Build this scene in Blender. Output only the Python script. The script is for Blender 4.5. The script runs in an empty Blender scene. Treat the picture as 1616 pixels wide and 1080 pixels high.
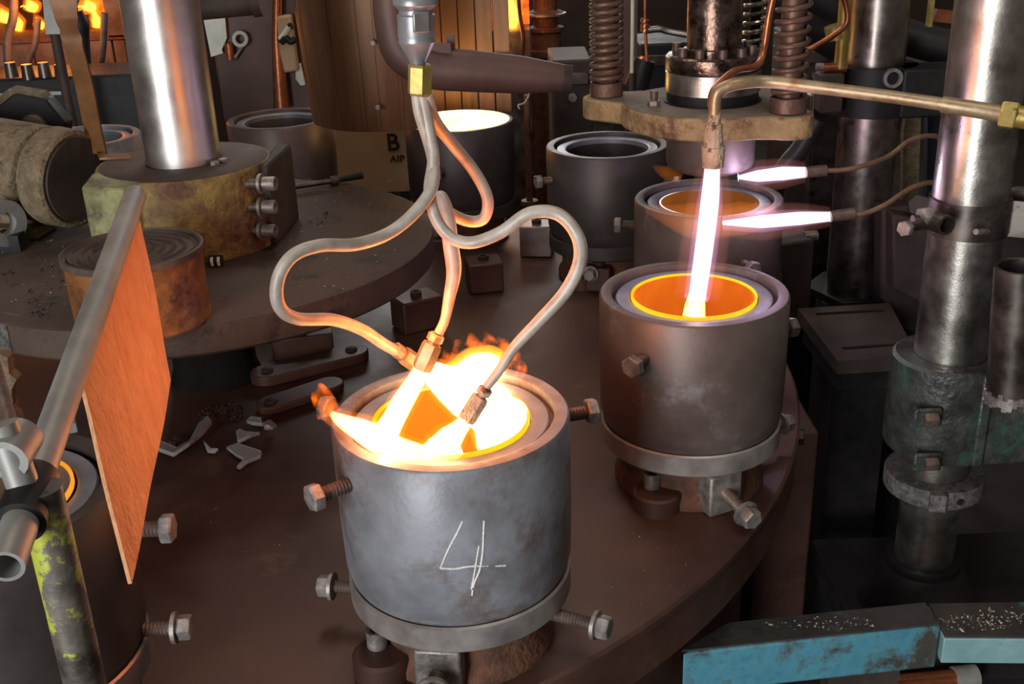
import bpy, bmesh, math, random
from math import sin, cos, pi, radians, sqrt, atan2
from mathutils import Vector, Matrix, noise
random.seed(7)
S = bpy.context.scene
COL = S.collection
V = Vector

# ------------------------------------------------------------------ camera
FPX, PITCH, ROLL, EYE = 1744.9, radians(23.08), radians(2.2176), V((0, 0, 0.956))
_F = V((0, cos(PITCH), -sin(PITCH)))
_R0 = V((1, 0, 0)); _D0 = _F.cross(_R0)
_R = _R0 * cos(ROLL) + _D0 * sin(ROLL)
_D = _D0 * cos(ROLL) - _R0 * sin(ROLL)
cam = bpy.data.cameras.new('camera')
cam.sensor_fit = 'HORIZONTAL'; cam.sensor_width = 36.0
cam.lens = FPX / 1616 * 36.0
cam.clip_start = 0.02; cam.clip_end = 60
cam_o = bpy.data.objects.new('camera', cam); COL.objects.link(cam_o)
M = Matrix((_R, -_D, -_F)).transposed().to_4x4(); M.translation = EYE
cam_o.matrix_world = M
S.camera = cam_o

# ------------------------------------------------------------------ view, world, lights
S.view_settings.view_transform = 'Standard'
S.view_settings.look = 'None'
S.view_settings.gamma = 1.0
S.view_settings.use_curve_mapping = False
S.view_settings.exposure = 0.0
S.cycles.use_denoising = True
S.cycles.sample_clamp_indirect = 4.0
S.cycles.volume_bounces = 0
W = bpy.data.worlds.new('world'); S.world = W; W.use_nodes = True
bg = W.node_tree.nodes['Background']
bg.inputs[0].default_value = (0.62, 0.50, 0.45, 1); bg.inputs[1].default_value = 0.19

def aim(o, target):
    d = V(target) - o.location
    o.rotation_euler = d.to_track_quat('-Z', 'Y').to_euler()
def area(name, loc, target, sx, sy, power, col):
    l = bpy.data.lights.new(name, 'AREA'); l.shape = 'RECTANGLE'; l.size = sx; l.size_y = sy
    l.energy = power; l.color = col
    o = bpy.data.objects.new(name, l); COL.objects.link(o); o.location = loc; aim(o, target); return o
def point(name, loc, power, col, r=0.03):
    l = bpy.data.lights.new(name, 'POINT'); l.energy = power; l.color = col; l.shadow_soft_size = r
    o = bpy.data.objects.new(name, l); COL.objects.link(o); o.location = loc; return o
# daylight from the open factory door behind the camera's left shoulder
area('door_daylight', (-2.0, -2.4, 0.7), (-0.2, 1.6, 0.1), 1.3, 2.8, 190, (0.93, 0.97, 1.0))
# soft warm fill lights added overhead, above the press and the rear moulds
area('overhead_fill', (0.7, 0.6, 3.2), (0.3, 1.9, 0.0), 1.2, 0.6, 16, (1.0, 0.93, 0.85))
area('overhead_fill_rear', (-0.6, 3.6, 3.4), (0.0, 3.4, 0.0), 1.6, 0.8, 34, (1.0, 0.86, 0.74))
# unseen back light, added to whiten the far mould rims
area('rear_rim_light', (-0.4, 7.6, 1.7), (-0.1, 2.2, 0.2), 3.2, 1.0, 70, (0.97, 0.96, 0.95))
# light thrown by the gas flames
point('flame_light', (-0.10, 1.22, 0.47), 1.25, (1.0, 0.21, 0.025), 0.05)
point('flame_light_rear', (-0.02, 1.31, 0.50), 1.35, (1.0, 0.21, 0.025), 0.05)
point('flame_light_left', (-0.19, 1.17, 0.42), 0.55, (1.0, 0.20, 0.02), 0.03)
point('jet_light', (0.30, 1.62, 0.45), 0.7, (0.86, 0.62, 1.0), 0.02)
point('jet_light_rear', (0.50, 2.06, 0.37), 0.8, (0.78, 0.60, 1.0), 0.02)
point('furnace_light', (-1.75, 4.3, 0.55), 9, (1.0, 0.30, 0.06), 0.15)
point('furnace_light_rear', (0.0, 4.3, 0.45), 3, (1.0, 0.42, 0.12), 0.1)
point('glow_light', (-0.12, 3.03, 0.40), 1.1, (1.0, 0.55, 0.18), 0.05)

# ------------------------------------------------------------------ placing helpers
def ray(px, py): return _F + _R * ((px - 808) / FPX) + _D * ((py - 540) / FPX)
def on_z(px, py, z):
    d = ray(px, py); return EYE + d * ((z - EYE.z) / d.z)
def on_y(px, py, y):
    d = ray(px, py); return EYE + d * (y / d.y)
def on_cyl(px, py, c, r):
    d = ray(px, py); ox, oy = -c[0], -c[1]
    a = d.x * d.x + d.y * d.y; b = ox * d.x + oy * d.y; cc = ox * ox + oy * oy - r * r
    t = (-b - sqrt(max(b * b - a * cc, 0))) / a
    return EYE + d * t

# ------------------------------------------------------------------ materials
def lin(c): return tuple((x / 12.92 if x <= 0.04045 else ((x + 0.055) / 1.055) ** 2.4) for x in (v / 255 for v in c)) + (1,)
MATS = {}
def mat(name, c1, c2, scale=18, rough=0.5, rough2=None, metal=0.0, bump=0.15, detail=6, c3=None, s3=8, t3=(0.58, 0.66), bscale=None, stretch=None, spec=0.5, lin_in=False):
    m = bpy.data.materials.new(name); m.use_nodes = True
    nt = m.node_tree; N = nt.nodes; L = nt.links
    p = N['Principled BSDF']
    tc = N.new('ShaderNodeTexCoord'); src = tc.outputs['Object']
    if stretch:
        mp = N.new('ShaderNodeMapping'); mp.inputs['Scale'].default_value = stretch
        L.new(src, mp.inputs[0]); src = mp.outputs[0]
    n1 = N.new('ShaderNodeTexNoise'); n1.inputs['Scale'].default_value = scale; n1.inputs['Detail'].default_value = detail; n1.inputs['Roughness'].default_value = 0.62
    L.new(src, n1.inputs['Vector'])
    cr = N.new('ShaderNodeValToRGB'); cr.color_ramp.elements[0].position = 0.36; cr.color_ramp.elements[1].position = 0.66
    cr.color_ramp.elements[0].color = lin(c1); cr.color_ramp.elements[1].color = lin(c2)
    L.new(n1.outputs['Fac'], cr.inputs[0]); out = cr.outputs[0]
    if c3:
        n3 = N.new('ShaderNodeTexNoise'); n3.inputs['Scale'].default_value = s3; n3.inputs['Detail'].default_value = 8; n3.inputs['Roughness'].default_value = 0.7
        L.new(src, n3.inputs['Vector'])
        r3 = N.new('ShaderNodeValToRGB'); r3.color_ramp.elements[0].position = t3[0]; r3.color_ramp.elements[1].position = t3[1]
        L.new(n3.outputs['Fac'], r3.inputs[0])
        mx = N.new('ShaderNodeMix'); mx.data_type = 'RGBA'
        L.new(r3.outputs[0], mx.inputs[0]); L.new(out, mx.inputs[6]); mx.inputs[7].default_value = lin(c3); out = mx.outputs[2]
    L.new(out, p.inputs['Base Color'])
    if rough2 is not None:
        mr = N.new('ShaderNodeMapRange'); mr.inputs[1].default_value = 0.35; mr.inputs[2].default_value = 0.65
        mr.inputs[3].default_value = rough; mr.inputs[4].default_value = rough2
        L.new(n1.outputs['Fac'], mr.inputs[0]); L.new(mr.outputs[0], p.inputs['Roughness'])
    else: p.inputs['Roughness'].default_value = rough
    p.inputs['Metallic'].default_value = metal
    p.inputs['Specular IOR Level'].default_value = spec
    if bump > 0:
        nb = N.new('ShaderNodeTexNoise'); nb.inputs['Scale'].default_value = bscale or scale * 4; nb.inputs['Detail'].default_value = 5
        L.new(src, nb.inputs['Vector'])
        b = N.new('ShaderNodeBump'); b.inputs['Strength'].default_value = bump; b.inputs['Distance'].default_value = 0.006
        L.new(nb.outputs['Fac'], b.inputs['Height']); L.new(b.outputs[0], p.inputs['Normal'])
    MATS[name] = m; return m
def glow(name, c_lo, c_hi, strength, scale=20, base=(70, 26, 8)):
    m = bpy.data.materials.new(name); m.use_nodes = True
    nt = m.node_tree; N = nt.nodes; L = nt.links; p = N['Principled BSDF']
    tc = N.new('ShaderNodeTexCoord'); n1 = N.new('ShaderNodeTexNoise'); n1.inputs['Scale'].default_value = scale; n1.inputs['Detail'].default_value = 3
    L.new(tc.outputs['Object'], n1.inputs['Vector'])
    cr = N.new('ShaderNodeValToRGB'); cr.color_ramp.elements[0].position = 0.35; cr.color_ramp.elements[1].position = 0.68
    cr.color_ramp.elements[0].color = c_lo + (1,); cr.color_ramp.elements[1].color = c_hi + (1,)
    L.new(n1.outputs['Fac'], cr.inputs[0]); L.new(cr.outputs[0], p.inputs['Emission Color'])
    p.inputs['Emission Strength'].default_value = strength
    p.inputs['Base Color'].default_value = lin(base); p.inputs['Roughness'].default_value = 0.12
    return m
def fire(name, color, strength, nscale=0, lo=0.3, hi=0.7):
    m = bpy.data.materials.new(name); m.use_nodes = True
    nt = m.node_tree; N = nt.nodes; L = nt.links
    N.remove(N['Principled BSDF'])
    e = N.new('ShaderNodeEmission'); e.inputs[0].default_value = color + (1,); e.inputs[1].default_value = strength
    if nscale:
        tc = N.new('ShaderNodeTexCoord'); n = N.new('ShaderNodeTexNoise'); n.inputs['Scale'].default_value = nscale; n.inputs['Detail'].default_value = 3
        L.new(tc.outputs['Object'], n.inputs['Vector'])
        mr = N.new('ShaderNodeMapRange'); mr.inputs[1].default_value = lo; mr.inputs[2].default_value = hi; mr.inputs[3].default_value = 0; mr.inputs[4].default_value = strength
        L.new(n.outputs['Fac'], mr.inputs[0]); L.new(mr.outputs[0], e.inputs[1])
    L.new(e.outputs[0], N['Material Output'].inputs['Volume'])
    return m

m_table = mat('table_steel', (70, 46, 38), (94, 66, 54), 5, 0.42, 0.6, 0.25, 0.05, 8, (112, 84, 68), 7, (0.60, 0.72), 60)
m_hub = mat('sooty_plate', (58, 44, 36), (82, 64, 52), 6, 0.6, 0.8, 0.0, 0.25, 8, (46, 34, 28), 14, (0.56, 0.64), 160)
m_hubrim = mat('gritty_rim', (64, 58, 54), (116, 110, 104), 90, 0.7, None, 0.2, 0.4, 4)
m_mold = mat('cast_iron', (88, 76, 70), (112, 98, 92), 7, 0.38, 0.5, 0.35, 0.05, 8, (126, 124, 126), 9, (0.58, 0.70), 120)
m_moldcool = mat('cast_iron_cool_lit', (122, 122, 126), (152, 154, 160), 9, 0.38, 0.55, 0.3, 0.06, 8, (104, 84, 76), 5, (0.46, 0.60), 130)  # cool daylight grey and warm reflected brown mixed into the iron colour
m_molddark = mat('cast_iron_dark', (66, 60, 58), (86, 78, 74), 7, 0.4, 0.55, 0.5, 0.06, 8)  # darker tone of the mould iron
m_ring = mat('ring_steel', (136, 128, 124), (172, 164, 158), 16, 0.35, 0.5, 0.6, 0.06)
m_liner = mat('liner_iron', (130, 132, 142), (158, 160, 170), 14, 0.4, None, 0.5, 0.06)
m_rust = mat('rust', (82, 52, 38), (118, 78, 56), 30, 0.75, None, 0.1, 0.5, 8, (60, 40, 32), 40)
m_bolt = mat('bolt_steel', (120, 112, 106), (164, 156, 150), 40, 0.4, 0.6, 0.6, 0.15)
m_boltdark = mat('bolt_dark', (84, 70, 62), (116, 98, 86), 40, 0.5, None, 0.5, 0.2)
m_polish = mat('polished_steel', (186, 178, 172), (214, 206, 200), 9, 0.34, 0.46, 1.0, 0.03, 8, (140, 128, 118), 26, (0.70, 0.73), 300)
m_polish2 = mat('worn_polished_steel', (150, 144, 136), (190, 184, 174), 14, 0.25, 0.42, 0.97, 0.05, 8, (128, 120, 110), 22, (0.66, 0.71), 240)
m_darksteel = mat('dark_steel', (84, 76, 72), (120, 110, 104), 14, 0.3, 0.5, 0.9, 0.05, 8, (56, 46, 42), 12)
m_rearcol = mat('oiled_column_steel', (120, 110, 104), (164, 154, 146), 14, 0.22, 0.4, 0.95, 0.05, 8, (70, 60, 54), 14, (0.58, 0.68))
m_oily = mat('oily_steel', (90, 76, 68), (140, 120, 106), 22, 0.18, 0.4, 0.9, 0.25, 8, (50, 40, 36), 20, (0.5, 0.62))
m_yellow = mat('worn_yellow_paint', (94, 72, 40), (144, 122, 58), 26, 0.6, 0.75, 0.0, 0.8, 10, (84, 52, 32), 11, (0.48, 0.62), 80)
m_yellowgreen = mat('worn_yellow_green_paint', (116, 112, 72), (150, 150, 104), 14, 0.6, None, 0.0, 0.4, 9, (84, 74, 54), 12, (0.5, 0.62), 60)
m_motor = mat('dusty_motor_casing', (96, 80, 60), (132, 114, 88), 50, 0.8, None, 0.0, 0.8, 8, (64, 52, 40), 26, (0.56, 0.66), 140)
m_black = mat('black_iron', (21, 19, 18), (34, 30, 29), 14, 0.5, 0.65, 0.3, 0.1)
m_soot = mat('soot_brown', (46, 36, 31), (70, 56, 48), 9, 0.7, None, 0.1, 0.15)
m_rubber = mat('black_rubber', (34, 32, 32), (50, 47, 46), 20, 0.5, None, 0.0, 0.05)
m_greyrub = mat('grey_hose', (70, 62, 58), (98, 88, 82), 20, 0.5, None, 0.0, 0.05)
m_brass = mat('brass', (146, 124, 58), (176, 156, 88), 30, 0.34, 0.45, 0.5, 0.08, 6, (112, 92, 50), 30)
m_brasspipe = mat('tarnished_brass_pipe', (150, 128, 98), (178, 156, 124), 30, 0.38, 0.5, 0.55, 0.08, 6, (150, 104, 72), 22, (0.54, 0.68))
m_tube = mat('oxidised_tube', (168, 154, 140), (196, 184, 172), 40, 0.42, 0.55, 0.15, 0.06, 6, (120, 100, 84), 26, (0.64, 0.72))
m_brown = mat('heat_browned_copper', (112, 84, 64), (146, 114, 90), 30, 0.45, None, 0.5, 0.1)
m_copper = mat('copper', (150, 88, 58), (186, 116, 80), 30, 0.35, None, 0.8, 0.1)
m_crust = mat('crusty_nozzle', (172, 144, 120), (204, 180, 156), 40, 0.7, None, 0.1, 0.8, 8, (96, 66, 52), 60, (0.55, 0.62))
m_chrome = mat('satin_nickel', (146, 144, 146), (172, 170, 172), 30, 0.38, None, 0.55, 0.04)
m_tan = mat('scaled_tan_plate', (140, 114, 80), (178, 150, 106), 22, 0.7, None, 0.1, 0.7, 8, (108, 74, 52), 12, (0.52, 0.62), 90)
m_tantop = mat('dusty_plate_top', (112, 98, 86), (138, 124, 110), 26, 0.75, None, 0.0, 0.3)
m_spring = mat('rusty_spring', (92, 66, 54), (122, 94, 80), 30, 0.5, None, 0.5, 0.2)
m_blue = mat('chipped_blue_paint', (62, 120, 138), (96, 164, 180), 9, 0.45, 0.6, 0.0, 0.3, 10, (66, 62, 54), 9, (0.47, 0.60), 60)
m_bluetop = mat('grimy_beam_top', (46, 44, 40), (66, 62, 55), 14, 0.7, None, 0.0, 0.4, 8, (66, 108, 120), 7, (0.55, 0.62))
m_palebl = mat('pale_blue_paint', (112, 150, 152), (142, 176, 176), 11, 0.5, None, 0.0, 0.2, 8, (96, 92, 82), 10, (0.55, 0.64))
m_green = mat('green_patina_iron', (54, 54, 50), (84, 86, 80), 20, 0.3, 0.5, 0.4, 0.5, 8, (58, 112, 96), 8, (0.54, 0.68), 90)
m_board = mat('flamelit_stained_board', (192, 134, 92), (212, 156, 112), 80, 0.9, None, 0.0, 0.9, 8, (182, 122, 84), 40, (0.52, 0.7), 150, (1.0, 1.0, 0.45))  # heat stains, with the flame's orange light deepened into the base colour
m_pipe = mat('grey_galvanised_pipe', (132, 130, 124), (160, 158, 152), 16, 0.45, 0.55, 0.3, 0.05)
m_postpaint = mat('flaking_post_paint', (40, 34, 28), (120, 112, 102), 16, 0.45, None, 0.1, 0.3, 8, (168, 172, 56), 15, (0.56, 0.60), 60)
m_tinlid = mat('tin_lid', (76, 62, 54), (104, 88, 76), 20, 0.5, 0.7, 0.4, 0.1)
m_tin = mat('rusty_tin', (116, 70, 38), (150, 100, 58), 16, 0.42, None, 0.1, 0.35, 8, (80, 44, 28), 10, (0.48, 0.62))
m_strap = mat('brown_strap', (104, 66, 34), (126, 84, 46), 18, 0.5, None, 0.3, 0.1)
m_card = mat('cardboard', (168, 138, 106), (184, 154, 122), 6, 0.85, None, 0.0, 0.05)
m_ink = mat('black_print', (40, 26, 20), (48, 32, 26), 10, 0.8, None, 0.0, 0.0)
m_guard = mat('heat_browned_sheet', (100, 70, 48), (146, 106, 74), 5, 0.38, 0.5, 0.4, 0.06, 6, (70, 50, 38), 9, (0.5, 0.7), 40, (1, 1, 0.15))
m_duct = mat('rust_brown_duct', (74, 52, 46), (92, 66, 58), 8, 0.55, None, 0.1, 0.06)
m_white = mat('white_paper', (196, 200, 186), (216, 218, 206), 14, 0.85, None, 0.0, 0.05)
m_brick = mat('furnace_brick', (88, 72, 64), (122, 102, 92), 10, 0.9, None, 0.0, 0.3, 8, (92, 70, 60), 8)
m_void = mat('under_hub_shade', (20, 17, 15), (30, 26, 23), 9, 0.95, None, 0.0, 0.1, spec=0.1)  # near-black colour stands in for the shade under the hub
m_wall = mat('grimy_wall', (54, 44, 38), (78, 64, 56), 3, 0.85, None, 0.0, 0.1)
m_floor = mat('oily_floor', (36, 31, 28), (56, 48, 43), 5, 0.6, None, 0.0, 0.2)
m_bluegrey = mat('dark_blue_panel', (36, 44, 60), (48, 58, 76), 6, 0.6, None, 0.0, 0.05)
m_chalk = mat('chalk', (214, 208, 204), (232, 228, 224), 60, 0.9, None, 0.0, 0.3)
m_shard = bpy.data.materials.new('clear_glass'); m_shard.use_nodes = True
_p = m_shard.node_tree.nodes['Principled BSDF']
_p.inputs['Base Color'].default_value = (0.80, 0.80, 0.82, 1); _p.inputs['Roughness'].default_value = 0.04
_p.inputs['Transmission Weight'].default_value = 0.72; _p.inputs['IOR'].default_value = 1.5
m_crumb = mat('pale_crumbs', (150, 134, 118), (206, 196, 184), 60, 0.6, None, 0.0, 0.0)

g_orange = glow('molten_glass_orange', (0.66, 0.10, 0.006), (0.95, 0.20, 0.012), 0.85, 9)
g_bright = glow('molten_glass_bright', (1.0, 0.24, 0.010), (1.0, 0.27, 0.012), 0.95, 9)
g_dull = glow('molten_glass_dull', (0.20, 0.06, 0.010), (0.40, 0.12, 0.016), 0.55, 8, (70, 40, 20))
g_rim = glow('molten_glass_rim', (1.0, 0.42, 0.0), (1.0, 0.60, 0.02), 1.35, 12)
g_rimdim = glow('molten_glass_rim_dim', (0.9, 0.26, 0.0), (1.0, 0.38, 0.02), 1.0, 12)
g_white = glow('molten_glass_white', (1.0, 0.70, 0.22), (1.0, 0.82, 0.40), 3.2, 12)
g_grey = mat('cooling_glass', (112, 88, 70), (140, 116, 96), 12, 0.25, None, 0.0, 0.02)
g_furn = glow('furnace_glow', (0.30, 0.012, 0.002), (1.0, 0.20, 0.015), 2.0, 14)
f_core = fire('flame_core', (1.0, 0.60, 0.28), 190)
f_mid = fire('flame_yellow', (1.0, 0.34, 0.02), 60)
f_fringe = fire('flame_orange_fringe', (1.0, 0.20, 0.008), 20)
f_tongue = fire('flame_tongue', (1.0, 0.15, 0.006), 120, 55, 0.44, 0.74)
j_core = fire('jet_core', (1.0, 0.86, 0.98), 130)
j_fringe = fire('jet_fringe', (0.90, 0.42, 0.85), 9)
j_haze = fire('jet_haze', (1.0, 0.34, 0.26), 1.8)
j_orange = fire('jet_orange_haze', (1.0, 0.26, 0.03), 5.5)
j_warm = fire('jet_warm_end', (1.0, 0.62, 0.10), 300)
f_far = fire('far_flame', (1.0, 0.36, 0.035), 90)

# ------------------------------------------------------------------ mesh helpers
WO = {}
def basis(axis):
    a = V(axis).normalized()
    u = a.orthogonal().normalized(); return u, a.cross(u), a
class MB:
    def __init__(s): s.v = []; s.f = []
    def add(s, vs, fs):
        b = len(s.v); s.v += [V(p) for p in vs]; s.f += [tuple(b + i for i in f) for f in fs]; return s
    def box(s, c, size, rot=None):
        c = V(c); hx, hy, hz = (x / 2 for x in size)
        vs = [V((x, y, z)) for z in (-hz, hz) for y in (-hy, hy) for x in (-hx, hx)]
        if rot is not None: vs = [rot @ p for p in vs]
        return s.add([c + p for p in vs], [(0, 2, 3, 1), (4, 5, 7, 6), (0, 1, 5, 4), (2, 6, 7, 3), (0, 4, 6, 2), (1, 3, 7, 5)])
    def lathe(s, prof, c=(0, 0, 0), axis=(0, 0, 1), seg=48, start=0.0, arc=2 * pi):
        """prof: list of (r, h) along axis; r = 0 ends close to a point"""
        u, w, a = basis(axis) if tuple(axis) != (0, 0, 1) else (V((1, 0, 0)), V((0, 1, 0)), V((0, 0, 1)))
        c = V(c); full = abs(arc - 2 * pi) < 1e-6; n = seg if full else seg + 1
        b = len(s.v); rows = []
        for r, h in prof:
            if r < 1e-7: s.v.append(c + a * h); rows.append([len(s.v) - 1] * n); continue
            row = []
            for k in range(n):
                t = start + arc * k / seg
                s.v.append(c + u * (r * cos(t)) + w * (r * sin(t)) + a * h); row.append(len(s.v) - 1)
            rows.append(row)
        for i in range(len(rows) - 1):
            A, B = rows[i], rows[i + 1]
            for k in range(seg):
                k2 = (k + 1) % n
                q = []
                for x in (A[k], A[k2], B[k2], B[k]):
                    if x not in q: q.append(x)
                if len(q) > 2: s.f.append(tuple(q))
        return s
    def cyl(s, p0, p1, r0, r1=None, seg=24):
        p0, p1 = V(p0), V(p1); r1 = r0 if r1 is None else r1
        L = (p1 - p0).length
        return s.lathe([(0, 0), (r0, 0), (r1, L), (0, L)], p0, (p1 - p0), seg)
    def pipe(s, p0, p1, ro, ri, seg=24):
        p0, p1 = V(p0), V(p1); L = (p1 - p0).length
        return s.lathe([(ri, 0), (ro, 0), (ro, L), (ri, L), (ri, 0)], p0, (p1 - p0), seg)
    def hexa(s, p0, p1, r, ch=0.12):
        p0, p1 = V(p0), V(p1); L = (p1 - p0).length
        return s.lathe([(0, 0), (r * (1 - ch), 0), (r, L * 0.14), (r, L * 0.86), (r * (1 - ch), L), (0, L)], p0, p1 - p0, 6)
    def tube(s, path, rad, seg=14, caps=True, squash=1.0, wob=0.0, wscale=30.0):
        P = [V(p) for p in path]; n = len(P)
        R = rad if isinstance(rad, (list, tuple)) else [rad] * n
        T = [(P[min(i + 1, n - 1)] - P[max(i - 1, 0)]).normalized() for i in range(n)]
        u = T[0].orthogonal().normalized(); b = len(s.v)
        for i in range(n):
            if i: u = (u - T[i] * u.dot(T[i])).normalized()
            w = T[i].cross(u)
            for k in range(seg):
                t = 2 * pi * k / seg
                p = P[i] + u * (R[i] * cos(t)) + w * (R[i] * sin(t) * squash)
                if wob: p = P[i] + (p - P[i]) * (1 + wob * noise.noise(p * wscale))
                s.v.append(p)
        for i in range(n - 1):
            for k in range(seg):
                k2 = (k + 1) % seg
                s.f.append((b + i * seg + k, b + i * seg + k2, b + (i + 1) * seg + k2, b + (i + 1) * seg + k))
        if caps:
            s.f.append(tuple(b + k for k in reversed(range(seg)))); s.f.append(tuple(b + (n - 1) * seg + k for k in range(seg)))
        return s
    def prism(s, poly, ext):
        n = len(poly); e = V(ext); P = [V(p) for p in poly]
        return s.add(P + [p + e for p in P], [tuple(reversed(range(n))), tuple(range(n, 2 * n))] + [(i, (i + 1) % n, n + (i + 1) % n, n + i) for i in range(n)])
    def build(s, name, m, parent=None, origin=None, bevel=0.0, angle=38, flat=False):
        o0 = WO[parent.name] if parent is not None else (V(origin) if origin is not None else V((0, 0, 0)))
        me = bpy.data.meshes.new(name)
        me.from_pydata([p - o0 for p in s.v], [], s.f); me.validate()
        bm = bmesh.new(); bm.from_mesh(me); bmesh.ops.recalc_face_normals(bm, faces=bm.faces); bm.to_mesh(me); bm.free()
        if not flat:
            me.polygons.foreach_set('use_smooth', [True] * len(me.polygons)); me.set_sharp_from_angle(angle=radians(angle))
        me.materials.append(m)
        o = bpy.data.objects.new(name, me); COL.objects.link(o)
        if parent is not None: o.parent = parent
        else: o.location = o0
        WO[o.name] = o0
        if bevel:
            bv = o.modifiers.new('bevel', 'BEVEL'); bv.width = bevel; bv.segments = 2; bv.limit_method = 'ANGLE'; bv.angle_limit = radians(40)
        return o
def tag(o, label, cat, group=None, kind=None):
    if label: o['label'] = label
    if cat: o['category'] = cat
    if group: o['group'] = group
    if kind: o['kind'] = kind
    return o
def thing(name, label, cat, loc, group=None):
    o = bpy.data.objects.new(name, None); COL.objects.link(o); o.location = loc; o.empty_display_size = 0.05
    WO[o.name] = V(loc); return tag(o, label, cat, group)
def part_label(o, text): o['label'] = text; return o
def spl(pts, n=8):
    P = [V(p) for p in pts]; P = [P[0] * 2 - P[1]] + P + [P[-1] * 2 - P[-2]]; out = []
    for i in range(1, len(P) - 2):
        a, b, c, d = P[i - 1:i + 3]
        for k in range(n):
            t = k / n
            out.append(0.5 * ((2 * b) + (c - a) * t + (2 * a - 5 * b + 4 * c - d) * t * t + (3 * b - a - 3 * c + d) * t ** 3))
    out.append(P[-2]); return out
def lerps(vals, n):
    out = []
    for i in range(n):
        t = i / (n - 1) * (len(vals) - 1); k = min(int(t), len(vals) - 2); out.append(vals[k] + (vals[k + 1] - vals[k]) * (t - k))
    return out
def bolt(parent, base, d, length, r=0.0095, hr=0.0165, hh=0.013, mshank=None, mhead=None, washer=False, name='bolt'):
    base, d = V(base), V(d).normalized()
    prof = [(0, -0.006)]; h = -0.006; k = 0
    while h < length:
        prof.append((r * (1.0 if k % 2 else 0.88), h)); h += 0.0022; k += 1
    prof += [(r, length), (0, length)]
    b = MB().lathe(prof, base, d, 14).build(name, mshank or m_boltdark, parent)
    MB().hexa(base + d * (length - 0.001), base + d * (length + hh), hr).build('bolt_head', mhead or m_bolt, b)
    if washer: MB().cyl(base + d * (length - 0.006), base + d * (length - 0.001), hr * 1.25, None, 20).build('washer', m_bolt, b)
    return b

# ================================================================== SETTING
FLOOR_Z = -0.75
tag(MB().box((0, 4.0, FLOOR_Z - 0.05), (16, 14, 0.1)).build('floor', m_floor, None, (0, 4, FLOOR_Z)), None, None, None, 'structure')
tag(MB().box((0, 8.05, 1.2), (16, 0.1, 4.0)).build('wall_back', m_wall, None, (0, 8.05, FLOOR_Z)), None, None, None, 'structure')

# ================================================================== ROTARY TABLE
CX, CY, RP = -0.624, 2.128, 1.036
tb = thing('rotary_table', 'wide brown steel turntable disc that carries all the moulds', 'turntable', (CX, CY, FLOOR_Z))
MB().lathe([(0, 0), (1.188, 0), (1.193, -0.004), (1.193, -0.014), (0, -0.014)], (CX, CY, 0), seg=160).build('table_top', m_table, tb)
MB().lathe([(0, -0.0145), (1.189, -0.0145), (1.189, -0.090), (1.160, -0.098), (0, -0.098)], (CX, CY, 0), seg=160).build('rim_band', m_table, tb)
MB().lathe([(0.9, -0.0985), (1.165, -0.0985), (1.105, -0.15), (1.100, FLOOR_Z), (0.9, FLOOR_Z), (0.9, -0.0985)], (CX, CY, 0), seg=128).build('skirt', m_table, tb)
xb_ = on_y(1252, 850, 2.12).x
MB().box((xb_ - 0.06, 2.12, (FLOOR_Z - 0.12) / 2), (0.12, 0.25, -FLOOR_Z - 0.12)).build('base_housing', m_table, tb, bevel=0.006)
for a in (-14, -5, 6):
    t = radians(a); MB().hexa((CX + 1.189 * cos(t), CY + 1.189 * sin(t), -0.045), (CX + 1.203 * cos(t), CY + 1.203 * sin(t), -0.045), 0.016).build('rim_bolt', m_table, tb)

# raised fixed hub
hb = thing('hub_platform', 'round sooty raised platform around the polished post', 'platform', (CX, CY, 0))
MB().lathe([(0, 0.300), (0.466, 0.300), (0.474, 0.296), (0.474, 0.246), (0.468, 0.240), (0.2, 0.240)], (CX, CY, 0), seg=128).build('platform_top', m_hub, hb)
MB().lathe([(0.4742, 0.246), (0.4755, 0.248), (0.4755, 0.295), (0.4735, 0.2968), (0.440, 0.3004), (0.440, 0.2985), (0.4742, 0.246)], (CX, CY, 0), seg=24, start=radians(204), arc=radians(40)).build('gritty_edge', m_hubrim, hb)
MB().lathe([(0.10, 0.2405), (0.085, 0.21), (0.085, 0.03), (0.095, 0.0), (0.05, 0), (0.05, 0.24)], (CX, CY, 0), seg=72).build('pedestal', m_void, hb)

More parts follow.
